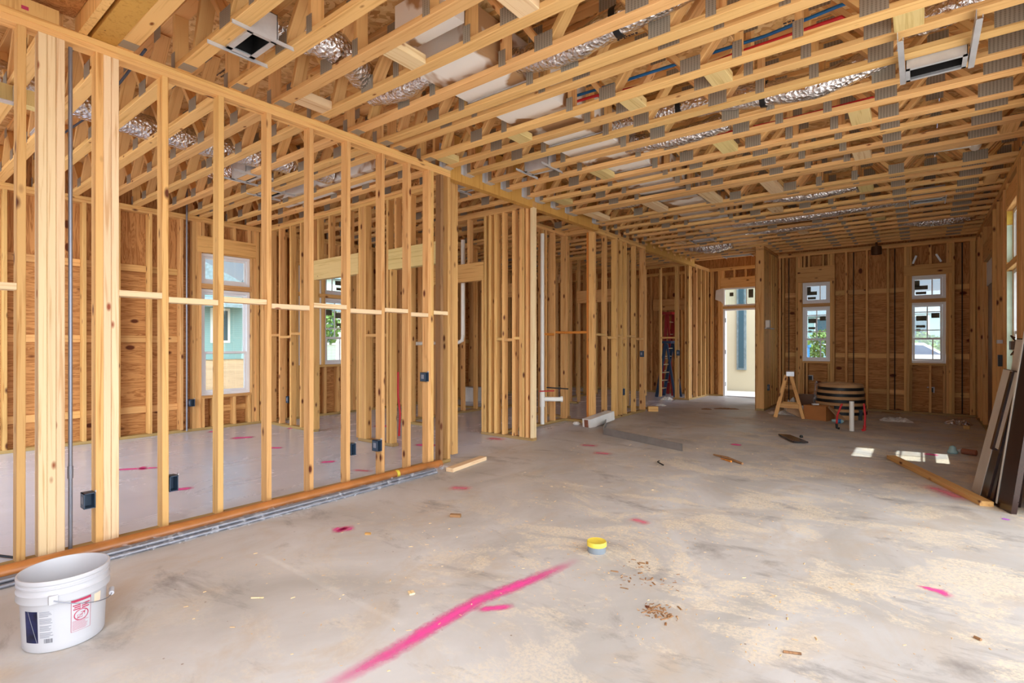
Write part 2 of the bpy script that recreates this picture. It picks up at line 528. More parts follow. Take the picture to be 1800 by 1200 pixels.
class MB:
    """collects shapes in world coordinates and links them as one mesh object"""

    def __init__(s):
        s.v, s.f, s.m, s.uv = [], [], [], None

    def add(s, vs, fs, mi=0):
        n = len(s.v)
        s.v += [tuple(x) for x in vs]
        s.f += [tuple(n + i for i in f) for f in fs]
        s.m += [mi] * len(fs)
        return s

    def box(s, lo, hi, mi=0, rot=None, piv=None):
        x0, y0, z0 = lo
        x1, y1, z1 = hi
        vs = [V(p) for p in ((x0, y0, z0), (x1, y0, z0), (x1, y1, z0), (x0, y1, z0), (x0, y0, z1), (x1, y0, z1), (x1, y1, z1), (x0, y1, z1))]
        if rot is not None:
            p = V(piv) if piv is not None else (V(lo) + V(hi)) / 2
            vs = [p + rot @ (q - p) for q in vs]
        return s.add(vs, [(0, 3, 2, 1), (4, 5, 6, 7), (0, 1, 5, 4), (1, 2, 6, 5), (2, 3, 7, 6), (3, 0, 4, 7)], mi)

    def tube(s, pts, r, n=12, mi=0, cap=True):
        pts = [V(p) for p in pts]
        rs = r if isinstance(r, (list, tuple)) else [r] * len(pts)
        rings = []
        up = None
        for i, p in enumerate(pts):
            d = (pts[min(i + 1, len(pts) - 1)] - pts[max(i - 1, 0)]).normalized()
            if up is None:
                up = V((0, 0, 1)) if abs(d.z) < 0.9 else V((1, 0, 0))
            x = (up - d * up.dot(d)).normalized()
            y = d.cross(x)
            up = x
            rings.append([p + (x * math.cos(k / n * 2 * math.pi) + y * math.sin(k / n * 2 * math.pi)) * rs[i] for k in range(n)])
        vs = [q for rg in rings for q in rg]
        fs = []
        for i in range(len(pts) - 1):
            for k in range(n):
                fs.append((i * n + k, i * n + (k + 1) % n, (i + 1) * n + (k + 1) % n, (i + 1) * n + k))
        if cap:
            fs.append(tuple(range(n - 1, -1, -1)))
            fs.append(tuple((len(pts) - 1) * n + k for k in range(n)))
        return s.add(vs, fs, mi)

    def lathe(s, c, prof, n=32, mi=0, closed=False):
        """prof: (radius, z) pairs from c upwards"""
        c = V(c)
        vs = [c + V((r * math.cos(k / n * 2 * math.pi), r * math.sin(k / n * 2 * math.pi), z)) for r, z in prof for k in range(n)]
        fs = []
        for i in range(len(prof) - 1):
            for k in range(n):
                fs.append((i * n + k, i * n + (k + 1) % n, (i + 1) * n + (k + 1) % n, (i + 1) * n + k))
        if closed:
            fs.append(tuple(range(n - 1, -1, -1)))
            fs.append(tuple((len(prof) - 1) * n + k for k in range(n)))
        return s.add(vs, fs, mi)

    def build(s, name, mats, parent=None, smooth=False, base=None):
        mats = mats if isinstance(mats, (list, tuple)) else [mats]
        if base is None:
            xs, ys, zs = zip(*s.v)
            base = ((min(xs) + max(xs)) / 2, (min(ys) + max(ys)) / 2, min(zs))
        b = V(base)
        me = bpy.data.meshes.new(name)
        me.from_pydata([V(p) - b for p in s.v], [], s.f)
        for k in mats:
            me.materials.append(M[k])
        for p, k in zip(me.polygons, s.m):
            p.material_index = k
            p.use_smooth = smooth
        if smooth:
            me.set_sharp_from_angle(angle=math.radians(42))
        me.update()
        o = bpy.data.objects.new(name, me)
        return reg(o, parent, Matrix.Translation(b))


def boxobj(name, lo, hi, mat, parent=None):
    return MB().box(lo, hi).build(name, mat, parent)


def dup(root, delta, label=None, group=None):
    """copy a thing with its parts and sub-parts, moved by delta"""
    D = Matrix.Translation(V(delta))

    def cp(o, par):
        c = o.copy()
        mw = D @ PW[o.name]
        COL.objects.link(c)
        PW[c.name] = mw
        if par is not None:
            c.parent = par
            c.matrix_basis = PW[par.name].inverted() @ mw
        else:
            c.matrix_basis = mw
        for ch in KIDS.get(o.name, []):
            cp(ch, c)
        return c
    r = cp(root, None)
    if label: r['label'] = label
    if group: r['group'] = group
    return r


KIDS = {}


def kids_index(*roots):
    KIDS.clear()
    for o in list(COL.objects):
        if o.parent is not None:
            KIDS.setdefault(o.parent.name, []).append(o)


ORD = ['first', 'second', 'third', 'fourth', 'fifth', 'sixth', 'seventh', 'eighth', 'ninth', 'tenth', 'eleventh', 'twelfth', 'thirteenth',
       'fourteenth', 'fifteenth', 'sixteenth', 'seventeenth', 'eighteenth', 'nineteenth', 'twentieth', 'twenty-first', 'twenty-second',
       'twenty-third', 'twenty-fourth', 'twenty-fifth', 'twenty-sixth', 'twenty-seventh', 'twenty-eighth', 'twenty-ninth', 'thirtieth',
       'thirty-first', 'thirty-second', 'thirty-third', 'thirty-fourth']
exec_parts = True

# ------------------------------------------------------------------ stud frames
H = 3.05           # underside of the trusses
PT = H - 0.076     # underside of the double top plate


class Frame:
    """a framed wall: runs along Y ('Y') or X ('X'); face = the coordinate of its visible face, body goes towards sgn"""

    def __init__(s, root, axis, face, sgn, D=0.089):
        s.root, s.axis, s.face, s.sgn, s.D = root, axis, face, sgn, D
        s.dd = V((1, 0, 0)) if axis == 'Y' else V((0, 1, 0))

    def pt(s, q, d, z):
        return (s.face + s.sgn * d, q, z) if s.axis == 'Y' else (q, s.face + s.sgn * d, z)

    def stud(s, q, z0=0.038, z1=PT, mat='pine', name='stud', D=None, tilt=True):
        D = D or s.D
        e = random.uniform(-0.003, 0.003) if tilt else 0
        return board(name, s.pt(q + 0.019 + e, D / 2, z0), s.pt(q + 0.019 - e, D / 2, z1), D - 0.001, 0.038, s.dd, mat, s.root)

    def flat(s, q0, q1, z0, z1, name, mat='pine', D=None, d0=0.0):
        D = D or s.D
        return board(name, s.pt(q0, d0 + D / 2, (z0 + z1) / 2), s.pt(q1, d0 + D / 2, (z0 + z1) / 2), D, z1 - z0, s.dd, mat, s.root)

    def plates(s, q0, q1, bottoms=None, top=True):
        for a, b in (bottoms if bottoms is not None else [(q0, q1)]):
            s.flat(a, b, 0.0, 0.038, 'bottom_plate', 'treated')
        if top:
            s.flat(q0, q1, PT, PT + 0.038, 'top_plate')
            s.flat(q0, q1, PT + 0.038, H, 'top_plate')

    def fill(s, q0, q1, n, z0=0.038, z1=PT, name='stud', mat='pine'):
        for i in range(n):
            s.stud(q0 + (q1 - q0) * i / max(1, n - 1), z0, z1, mat, name)

    def sheet(s, q0, q1, z0, z1, mat='ply', d=None, horiz=False, name='sheathing_panel'):
        d = s.D + 0.007 if d is None else d
        g = 0.0006
        if horiz:
            al = s.pt(1, 0, 0)
            return board(name, s.pt(q0 + g, d, (z0 + z1) / 2), s.pt(q1 - g, d, (z0 + z1) / 2), z1 - z0 - g, 0.012, (0, 0, 1), mat, s.root)
        wd = (0, 1, 0) if s.axis == 'Y' else (1, 0, 0)
        return board(name, s.pt((q0 + q1) / 2, d, z0), s.pt((q0 + q1) / 2, d, z1 - g), q1 - q0 - g, 0.012, wd, mat, s.root)

    def sheets(s, q0, q1, z0, z1, step=1.22, **k):
        a = q0
        while a < q1 - 0.02:
            b = min(a + step, q1)
            s.sheet(a, b, z0, z1, **k)
            a = b

    def seam(s, q0, q1, zc, mat='pine'):
        """flat blocking that backs a sheathing joint"""
        return board('seam_block', s.pt(q0, s.D - 0.02, zc), s.pt(q1, s.D - 0.02, zc), 0.089, 0.036, (0, 0, 1), mat, s.root)


# ---------- floor and ceiling
fl = MB().box((-8.6, -1.2, -0.2), (0.9, 13.1, 0.0)).build('floor', 'floor', base=(0, 0, 0))
tag(fl, 'grey concrete slab dusted with sawdust under the whole framed house', 'floor', kind='structure')

ceil_ = empty('ceiling', (-3.5, 6, H + 0.41), 'strand board subfloor sheets on top of the floor trusses', 'ceiling', kind='structure')
x = -8.4
row = 0
while x < 0.9:
    y = -0.6 - (1.2 if row % 2 else 0)
    x1 = min(x + 1.22, 0.95)
    while y < 13.1:
        y0, y1 = max(y, -0.6), min(y + 2.44, 13.1)
        board('subfloor_panel', ((x + x1) / 2, y0 + 0.002, H + 0.421), ((x + x1) / 2, y1 - 0.002, H + 0.421), x1 - x - 0.004, 0.02, (1, 0, 0), 'osb', ceil_)
        y += 2.44
    x = x1
    row += 1

rk = random.Random(31)
for sx, sy in ((-2.95, 1.95), (-1.75, 3.42), (-1.45, 3.50), (-0.9, 3.45), (-3.35, 1.28), (0.05, 4.72), (0.25, 4.45), (-1.0, 3.78), (-0.75, 4.02), (-3.3, 3.36), (-2.0, 2.25), (-4.6, 1.9), (0.15, 5.1)):
    m = MB()
    for r_ in range(3):
        q = sx
        while q < sx + 0.16:
            w_ = rk.uniform(0.010, 0.026)
            m.box((q, sy + 0.034 * r_, H + 0.4092), (q + w_, sy + 0.034 * r_ + rk.uniform(0.010, 0.020), H + 0.4100))
            q += w_ + 0.007
    m.build('ink_stamp', 'printdark', ceil_)

# ---------- dividing stud wall beside the camera
pa = empty('stud_partition', (-3.915, 1.8, 0), 'long open stud wall along the side room, behind the white bucket', 'wall frame', kind='thing')
A = Frame(pa, 'Y', -3.87, -1)
A.plates(-0.5, 3.911, bottoms=[(-0.5, 3.911)])
for q in (0.23, 0.580):
    A.stud(q)
for q in (0.668, 0.707, 0.746):
    A.stud(q, mat='pale', tilt=False)
A.stud(0.925, mat='pine', tilt=False)
A.stud(0.9635, mat='pale', tilt=False)
A.stud(1.003, mat='pale', tilt=False)
SQ = [1.272, 1.615, 1.960, 2.309, 2.655, 3.022, 3.335, 3.635]
for q in SQ:
    A.stud(q)
A.stud(3.597, mat='pine')
A.stud(3.768, mat='dark', D=0.08)
A.stud(3.872)
zz = [(0.268, 0.58, 1.545), (1.041, 1.272, 1.545)]
for i in range(len(SQ) - 1):
    zz.append((SQ[i] + 0.038, SQ[i + 1] - (0.038 if i == 6 else 0), 1.522 if i % 2 == 0 else 1.548))
zz.append((3.673, 3.872, 1.552))
for a, b, z in zz:
    A.flat(a, b, z - 0.019, z + 0.019, 'blocking', 'pale')
# ledger board and drop of plywood that sit on the near end of the plate
led = MB().box((-3.955, -0.5, H + 0.002), (-3.88, 0.76, H + 0.085)).build('ledger_board', 'pine')
tag(led, 'ledger board lying on the top plate near the picture corner, marked red', 'board')
MB().box((-3.8799, 0.60, H + 0.02), (-3.8785, 0.63, H + 0.04)).build('paint_dab', 'labelred', led)
rim = MB().box((-3.95, 0.845, H + 0.002), (0.74, 0.885, H + 0.30)).build('rim_board', 'chord')
tag(rim, 'narrow rim board beside the laminated beam over the near stud wall', 'board')
drop = MB().box((-3.95, -0.5, H + 0.11), (0.74, 0.842, H + 0.13)).build('plywood_sheet', 'ply')
tag(drop, 'plywood sheet over the ledger board in the upper near corner', 'sheet')
lvl = MB().box((-3.955, 0.905, H + 0.001), (0.80, 1.026, H + 0.40)).build('laminated_beam', 'lvl')
tag(lvl, 'yellow laminated beam crossing over the near end of the stud wall', 'beam', kind='thing')

# ---------- end wall of the side room with two header openings
pw = empty('stud_partition', (-6, 4.1, 0), 'stud wall with two header openings at the end of the side room', 'wall frame', kind='thing')
W3 = Frame(pw, 'X', 4.05, 1)
W3.plates(-8.09, -3.98, bottoms=[(-8.09, -6.70), (-5.66, -4.98)])
for q in (-8.06, -7.90, -7.64, -7.33, -7.05, -6.755, -5.655, -5.616, -5.577, -5.538, -5.10, -4.02):
    W3.stud(q, tilt=False)
W3.stud(-6.715, z1=2.13, name='jack_stud')
W3.stud(-5.698, z1=2.13, name='jack_stud')
W3.stud(-5.04, z1=2.13, name='jack_stud')
W3.stud(-4.10, z1=2.13, name='jack_stud')
W3.flat(-6.71, -5.66, 2.13, 2.40, 'header', 'green')
W3.flat(-5.06, -4.03, 2.13, 2.375, 'header', 'green')
for q in (-6.60, -6.33, -5.90):
    W3.stud(q, z0=2.40, name='cripple_stud')
for q in (-4.95, -4.70, -4.40):
    W3.stud(q, z0=2.375, name='cripple_stud')
for a, b, z in ((-7.86, -7.64, 1.37), (-7.60, -7.33, 1.34), (-7.29, -7.05, 1.385), (-5.50, -5.10, 1.34)):
    W3.flat(a, b, z - 0.019, z + 0.019, 'blocking')

# ---------- passage wall behind it, with the brown header
pw4 = empty('stud_partition', (-4.6, 5.4, 0), 'crowded stud wall with dark header ending at the bright corner post', 'wall frame', kind='thing')
W4 = Frame(pw4, 'X', 5.38, 1)
W4.plates(-6.4, -3.87, bottoms=[(-6.4, -5.85), (-4.74, -3.87)])
for q in (-4.692, -4.61, -4.51, -4.375, -4.205, -4.085, -4.046):
    W4.stud(q, tilt=False)
W4.stud(-3.985, mat='pine', tilt=False)
W4.stud(-3.909, mat='pale', tilt=False)
W4.stud(-4.735, z1=2.11, name='jack_stud')
W4.stud(-5.84, z1=2.11, name='jack_stud')
W4.stud(-5.88)
W4.stud(-6.2)
W4.flat(-5.84, -4.70, 2.11, 2.36, 'header', 'pine')
for q in (-5.65, -5.36, -5.0):
    W4.stud(q, z0=2.36, name='cripple_stud')
for a, b, z in ((-4.47, -4.375, 1.30), (-4.337, -4.205, 1.29), (-4.167, -4.085, 1.31)):
    W4.flat(a, b, z - 0.019, z + 0.019, 'blocking')

# ---------- recessed plumbing wall and its return
pw5 = empty('stud_partition', (-4.55, 6.4, 0), 'recessed plumbing wall of studs behind the white drain pipe', 'wall frame', kind='thing')
W5 = Frame(pw5, 'Y', -4.50, -1)
W5.plates(5.48, 7.23)
for q in (5.49, 5.95, 6.52, 6.835, 7.15, 7.19):
    W5.stud(q, tilt=False)
W5.stud(6.60, D=0.06)
for a, b, z in ((6.56, 6.835, 1.385), (6.873, 7.15, 1.42)):
    W5.flat(a, b, z - 0.019, z + 0.019, 'blocking', 'rust')
pw5b = empty('stud_partition', (-4.2, 7.2, 0), 'short return frame between the plumbing wall and the pantry wall', 'wall frame', kind='thing')
W5b = Frame(pw5b, 'X', 7.145, 1)
W5b.plates(-4.498, -4.063)
W5b.stud(-4.105, tilt=False, mat='rust')
W5b.flat(-4.498, -4.105, 1.40, 1.438, 'blocking', 'rust')

# ---------- pantry wall
pw6 = empty('stud_partition', (-4.0, 8.1, 0), 'close-set stud wall behind the white box, ending at the foyer opening', 'wall frame', kind='thing')
W6 = Frame(pw6, 'Y', -3.97, -1)
W6.plates(7.12, 9.07)
for q in (7.13, 7.17, 7.54, 7.88, 7.92, 8.10, 8.26, 8.63, 8.985, 9.03):
    W6.stud(q, tilt=False)
zb = [(7.208, 7.54, 1.385), (7.578, 7.88, 1.34), (7.96, 8.10, 1.375), (8.14, 8.26, 1.33), (8.30, 8.63, 1.37), (8.668, 8.985, 1.33)]
for a, b, z in zb:
    W6.flat(a, b, z - 0.019, z + 0.019, 'blocking')

# ---------- beams that carry the truss ends
bm1 = MB().box((-3.955, 3.915, 2.965), (-3.872, 7.11, 3.44)).build('laminated_beam', 'lvl')
tag(bm1, 'long yellow beam carrying truss hangers above the passage', 'beam', kind='thing')
bm2 = MB().box((-4.058, 9.075, 2.965), (-3.972, 11.72, 3.44)).build('laminated_beam', 'lvl')
tag(bm2, 'yellow beam over the foyer opening, past the pantry wall', 'beam', kind='thing')

# ---------- frame at the foyer opening
pw7 = empty('stud_partition', (-4.6, 11.5, 0), 'stud frame with end post beside the foyer, red ladder behind', 'wall frame', kind='thing')
W7 = Frame(pw7, 'X', 11.45, 1)
W7.plates(-6.9, -4.0, bottoms=[(-6.9, -6.3), (-4.36, -4.0)])
for q in (-6.35, -5.06, -4.69, -4.325, -4.285, -4.10, -4.04):
    W7.stud(q, tilt=False)
W7.flat(-4.652, -4.325, 1.36, 1.398, 'blocking')
pw8 = empty('stud_partition', (-4.05, 12.1, 0), 'foyer side stud wall running from the end post to the entry door', 'wall frame', kind='thing')
W8 = Frame(pw8, 'Y', -4.0, -1)
W8.plates(11.56, 12.84)
for q in (11.56, 11.60, 11.95, 12.25, 12.55, 12.78):
    W8.stud(q, tilt=False)
# ---------- inner room frames seen between the studs
pw9 = empty('stud_partition', (-6.3, 7.4, 0), 'dim stud wall crossing the inner rooms beyond the passage', 'wall frame', kind='thing')
W9 = Frame(pw9, 'X', 7.4, 1)
W9.plates(-8.05, -4.6, bottoms=[(-8.05, -6.3), (-5.4, -4.6)])
W9.fill(-8.0, -6.4, 6)
W9.fill(-5.36, -4.66, 3)
W9.flat(-6.35, -5.36, 2.08, 2.33, 'header')
pwa = empty('stud_partition', (-6.35, 9.5, 0), 'dim stud wall running deep behind the pantry wall', 'wall frame', kind='thing')
WA = Frame(pwa, 'Y', -6.3, -1)
WA.plates(7.5, 11.4, bottoms=[(7.5, 8.6), (9.6, 11.4)])
WA.fill(7.52, 8.55, 4)
WA.fill(9.6, 11.3, 6)
WA.flat(8.6, 9.6, 2.08, 2.33, 'header')
pwb = empty('stud_partition', (-5.2, 9.4, 0), 'dim cross frame with a doorway behind the pantry wall', 'wall frame', kind='thing')
WB = Frame(pwb, 'X', 9.35, 1)
WB.plates(-6.2, -4.08, bottoms=[(-6.2, -5.6), (-4.75, -4.08)])
for q in (-6.15, -5.8, -5.6, -4.75, -4.5, -4.2):
    WB.stud(q)
WB.flat(-5.6, -4.75, 2.08, 2.33, 'header')
pwc = empty('stud_partition', (-6.4, 6.0, 0), 'stud wall left of the passage, dividing the window room', 'wall frame', kind='thing')
WC = Frame(pwc, 'Y', -6.45, -1)
WC.plates(5.5, 7.3)
WC.fill(5.5, 7.2, 6)

# ---------- exterior walls
wl = empty('wall_left', (-8.15, 6, 0), 'outer wall of plywood and studs along the side room', 'wall', kind='structure')
WL = Frame(wl, 'Y', -8.1, -1, 0.14)
WL.plates(-0.6, 13.0)
for q in (-0.55, -0.2, 0.1, 0.43, 0.77, 1.10, 1.46, 1.81, 2.158, 2.51, 2.885, 3.04, 3.079, 3.118, 3.866, 3.905, 3.944, 4.0, 4.2, 4.40, 4.52, 4.56, 4.60,
          5.65, 5.69, 5.73, 6.1, 6.45, 6.8, 7.15, 7.5, 7.85, 8.2, 8.55, 8.9, 9.25, 9.6, 9.95, 10.3, 10.65, 11.0, 11.35, 11.7, 12.05, 12.4, 12.75):
    WL.stud(q, tilt=False)
WL.flat(3.10, 3.93, 2.55, 2.785, 'header')
WL.flat(3.157, 3.866, 2.035, 2.105, 'rail')
WL.flat(3.157, 3.866, 0.45, 0.488, 'sill_plate')
for q in (3.16, 3.30, 3.60, 3.82):
    WL.stud(q, z1=0.45, name='cripple_stud')
    WL.stud(q, z0=2.785, name='cripple_stud')
WL.flat(4.60, 5.68, 2.55, 2.785, 'header')
WL.flat(4.637, 5.65, 2.04, 2.10, 'rail')
WL.flat(4.637, 5.65, 0.84, 0.878, 'sill_plate')
WL.stud(5.09, z0=0.878, z1=2.55, name='mullion_stud')
for q in (4.64, 4.95, 5.12, 5.38, 5.61):
    WL.stud(q, z1=0.84, name='cripple_stud')
    WL.stud(q, z0=2.785, name='cripple_stud')
for a, b, w in ((-0.6, 3.14, None), (3.14, 3.88, (0.488, 2.55)), (3.88, 4.63, None), (4.63, 5.66, (0.878, 2.55)), (5.66, 13.0, None)):
    if w is None:
        WL.sheets(a, b, 2.24, 3.45)
        WL.sheets(a, b, 1.30, 2.24, horiz=True, step=2.44)
        WL.sheets(a, b, 0.0, 1.30, horiz=True, step=2.44)
    else:
        WL.sheet(a, b, w[1], 3.45)
        WL.sheet(a, b, 0, w[0], horiz=True)
qs = [0.81, 1.10, 1.46, 1.81, 2.158, 2.51, 2.885]
for i in range(1, len(qs) - 1):
    for z in (2.24, 1.30, 0.36):
        WL.seam(qs[i] + 0.04, qs[i + 1] - 0.002, z)
for i in range(8):
    for z in (2.24, 1.30):
        WL.seam(6.14 + 0.35 * i, 6.44 + 0.35 * i, z)
for a, b in ((3.34, 3.60), (3.64, 3.82)):
    WL.seam(a, b, 0.28)

wf = empty('wall_back', (-0.8, 11.75, 0), 'dark orange plywood wall with two tall windows at the far end', 'wall', kind='structure')
WF = Frame(wf, 'X', 11.70, 1, 0.14)
WF.plates(-2.44, 0.88)
for q in (-2.26, -2.20, -1.955, -1.917, -1.879, -1.365, -1.327, -1.12, -0.795, -0.478, -0.225, -0.187, -0.149, 0.355, 0.393, 0.431, 0.665, 0.70):
    WF.stud(q, tilt=False)
for q0, q1, zt, zh in ((-1.88, -1.327, 2.45, 2.755), (-0.187, 0.393, 2.45, 2.64)):
    WF.flat(q0 - 0.04, q1 + 0.04, zt, zh, 'header')
    w0, w1 = q0 + 0.04, q1 - 0.04
    WF.flat(w0, w1, 1.97, 2.03, 'rail')
    WF.flat(w0, w1, 0.86, 0.898, 'sill_plate')
    n = (w0, w0 + 0.06 if q0 < -1 else w0 + 0.27, w1 - 0.04)
    for q in n:
        WF.stud(q, z1=0.86, name='cripple_stud')
    for q in ((w0 + 0.02, w0 + 0.10, w1 - 0.13, w1 - 0.04) if q0 < -1 else (w0 + 0.27,)):
        WF.stud(q, z0=zh, name='cripple_stud')
for a, b, w in ((-2.44, -1.85, None), (-1.85, -1.36, (0.898, 2.45)), (-1.36, -0.14, None), (-0.14, 0.36, (0.898, 2.45)), (0.36, 0.9, None)):
    if w is None:
        WF.sheets(a, b, 2.22, 3.45)
        WF.sheets(a, b, 1.0, 2.22, horiz=True, step=2.44)
        WF.sheets(a, b, 0.0, 1.0, horiz=True, step=2.44)
    else:
        WF.sheet(a, b, w[1], 3.45)
        WF.sheet(a, b, 0, w[0], horiz=True)
for a, b in ((-1.287, -1.122), (-1.08, -0.797), (-0.757, -0.48), (-0.44, -0.227), (0.47, 0.665), (-2.18, -1.957)):
    for z in (2.22, 1.02, 0.36):
        WF.seam(a, b, z)

wr = empty('wall_right', (0.8, 9, 0), 'framed outer wall with windows beside the leaning dark door', 'wall', kind='structure')
WR = Frame(wr, 'Y', 0.74, 1, 0.14)
WR.plates(5.20, 11.70)
for q in (5.21, 5.25, 5.70, 6.20, 6.757, 6.795, 6.833, 6.871, 6.909, 6.947, 6.982, 7.774, 7.812, 8.07, 8.68, 9.15, 9.19, 10.43, 10.47, 10.90, 11.35, 11.62):
    WR.stud(q, tilt=False)
WR.flat(7.021, 7.773, 2.68, 2.90, 'header')
WR.flat(7.021, 7.773, 2.03, 2.10, 'rail')
WR.flat(7.021, 7.773, 0.86, 0.898, 'sill_plate')
for q in (7.03, 7.38, 7.72):
    WR.stud(q, z1=0.86, name='cripple_stud')
WR.flat(9.229, 10.429, 2.45, 2.70, 'header')
for a, b, w in ((5.20, 7.02, None), (7.02, 7.774, (0.898, 2.68)), (7.774, 11.84, None)):
    if w is None:
        WR.sheets(a, b, 0.0, 3.45)
    else:
        WR.sheet(a, b, w[1], 3.45)
        WR.sheet(a, b, 0, w[0])
WR.sheet(9.23, 10.428, 0.038, 2.44, mat='boardbrown', d=0.06, name='closing_board')
WR.sheet(9.23, 10.428, 2.09, 2.43, mat='house_wrap', d=0.045, name='wrap_flap')
# open side under the added porch roof: posts and a flush header carry the trusses out of frame
MB().box((0.74, -0.6, 2.72), (0.88, 5.19, H - 0.001)).build('trim_1', 'lvl', wr)
for y in (-0.55,):
    MB().box((0.75, y, 0.0), (0.87, y + 0.14, 2.719)).build('post', 'pine', wr)

MB().box((0.885, -0.6, H), (0.897, 5.20, 3.46)).build('sun_gap_band', 'ply', wr)  # out-of-view band added to close the sun slit below the porch roof
wk = empty('wall_light_block', (-2.5, -0.8, 0), 'plywood wall added unseen behind the viewer to block light', 'wall', kind='structure')  # wall added out of view to cut the light from behind
WK = Frame(wk, 'X', -0.75, -1, 0.14)
WK.sheets(-3.95, -1.6, 0, 3.45)
wg = empty('wall_wing', (-2.44, 11.1, 0), 'short wing wall of packed studs beside the entry door', 'wall', kind='structure')
WG = Frame(wg, 'Y', -2.27, -1, 0.14)
WG.plates(10.46, 11.69)
for q in [10.461 + 0.0392 * i for i in range(15)] + [11.13, 11.17, 11.21, 11.32, 11.36, 11.46, 11.50, 11.60, 11.64]:
    WG.stud(q, tilt=False)
WG.sheet(10.46, 11.69, 0.0, H - 0.002)

we = empty('wall_entry', (-3.3, 12.9, 0), 'entry wall of studs and plywood around the open glazed door', 'wall', kind='structure')
WE = Frame(we, 'X', 12.85, 1, 0.14)
WE.plates(-8.0, -2.36, bottoms=[(-8.0, -3.69), (-2.74, -2.36)])
for q in (-7.9, -7.5, -7.1, -6.7, -6.3, -5.9, -5.5, -5.1, -4.7, -4.3, -3.98, -3.94, -3.80, -3.762, -3.724, -2.74, -2.70, -2.4):
    WE.stud(q, tilt=False)
WE.flat(-3.74, -2.70, 2.56, 2.80, 'header')
WE.flat(-5.4, -4.3, 2.09, 2.375, 'header', D=0.05, d0=-0.051)
WE.flat(-3.686, -2.74, 2.07, 2.13, 'rail')
for q in (-3.69, -3.45, -3.20, -2.95, -2.78):
    WE.stud(q, z0=2.80, name='cripple_stud')
WE.sheets(-8.0, -3.69, 0, 3.45)
WE.sheets(-3.69, -2.74, 2.56, 3.45)
WE.sheet(-2.74, -2.36, 0, 3.45)

# ------------------------------------------------------------------ floor trusses
TD = 0.41          # truss depth
FAR = [1.116, 1.44, 1.775, 2.09, 2.42, 2.76, 3.07, 3.22, 3.60, 3.88, 4.20, 4.545, 4.87, 5.28, 5.56, 5.92, 6.275, 6.368, 7.03, 7.22, 7.62, 8.05, 8.36,
       8.75, 9.13, 9.5, 9.85, 10.2, 10.55, 10.9, 11.2, 11.5]
RIGHT_NODES = [0.435, -0.20, -1.22, -1.84, -3.15]
RIGHT_WEBS = [(0.435, 0.74), (0.435, 0.13), (-0.20, 0.10), (-0.20, -0.50), (-1.22, -0.92), (-1.22, -1.52), (-1.84, -1.56), (-1.84, -2.12), (-3.15, -2.86), (-3.15, -3.44), (-3.74, -3.48)]
RIGHT_POSTS = [0.80, -0.575, -0.92, -2.17, -2.83, -3.80]
LEFT_NODES = [-4.50, -5.15, -5.80, -6.45, -7.10, -7.70]


def truss(x0, x1, nodes, webs, posts, label, name='floor_truss', y=0.0, full=True, posts_top=(), bearing=None):
    yc = y - 0.0445
    t = empty(name, ((x0 + x1) / 2, yc, H), label, 'floor truss')
    board('bottom_chord', (x0, yc, H + 0.0195), (x1, yc, H + 0.0195), 0.089, 0.038, (0, 1, 0), 'chord', t)
    board('top_chord', (x0, yc, H + TD - 0.0195), (x1, yc, H + TD - 0.0195), 0.089, 0.038, (0, 1, 0), 'chord', t)
    zb, zt = H + 0.039, H + TD - 0.039
    for bx, tx in webs:
        s = 1 if tx > bx else -1
        board('web', (bx + s * 0.025, yc, zb + 0.004), (tx - s * 0.01, yc, zt - 0.004), 0.086, 0.037, (0, 1, 0), 'chord', t)
    for px in posts:
        board('web', (px, yc, zb + 0.001), (px, yc, zt - 0.001), 0.086, 0.037, (0, 1, 0), 'chord', t)

    def pl(cx, cz, w, h):
        MB().box((cx - w / 2, yc - 0.0465, cz - h / 2), (cx + w / 2, yc - 0.0447, cz + h / 2)).build('connector_plate', 'plate', t, base=(cx, yc - 0.0456, cz))
    for i, nx in enumerate(nodes):
        w = 0.19 if abs(nx - 0.435) < 0.01 else 0.135
        pl(nx, H + 0.062, w, 0.098)
    for px in posts:
        pl(px, H + 0.065, 0.058, 0.105)
    if full:
        tops = sorted({round(tx, 2) for _, tx in webs})
        last = None
        for tx in tops:
            if last is not None and abs(tx - last) < 0.12:
                continue
            pl(tx, H + TD - 0.06, 0.12, 0.09)
            last = tx
    if bearing is not None:
        MB().box((bearing + 0.02, yc - 0.043, H - 0.0016), (bearing + 0.12, yc + 0.043, H - 0.0002)).build('bearing_plate', 'plate', t)
    return t


left_webs = []
for n in LEFT_NODES:
    left_webs += [(n, n + 0.30), (n, n - 0.30)]
W_LONG = RIGHT_WEBS[:-1] + left_webs + [(-3.62, -3.46)]
P_LONG = [0.80, -0.575, -0.92, -2.17, -2.83, -3.915, -8.14]
n_long = sum(1 for f in FAR if f < 3.7)
proto_long = truss(-8.17, 0.83, RIGHT_NODES + LEFT_NODES, W_LONG, P_LONG, 'x', y=FAR[0], bearing=-3.87)
proto_right = truss(-3.868, 0.83, RIGHT_NODES, RIGHT_WEBS, RIGHT_POSTS, 'x', y=FAR[n_long])
proto_left = truss(-8.17, -3.96, LEFT_NODES, left_webs, [-4.0, -8.14], 'x', y=FAR[n_long], full=False)
kids_index()
where_long = ['hard against the laminated beam', 'under the square black-holed register box', 'next past the register box', 'with a short double block on its far side',
              'crossing behind the hanging foil sleeve', 'touching the near end of the white duct', 'the nearer of a close pair', 'the farther of a close pair']
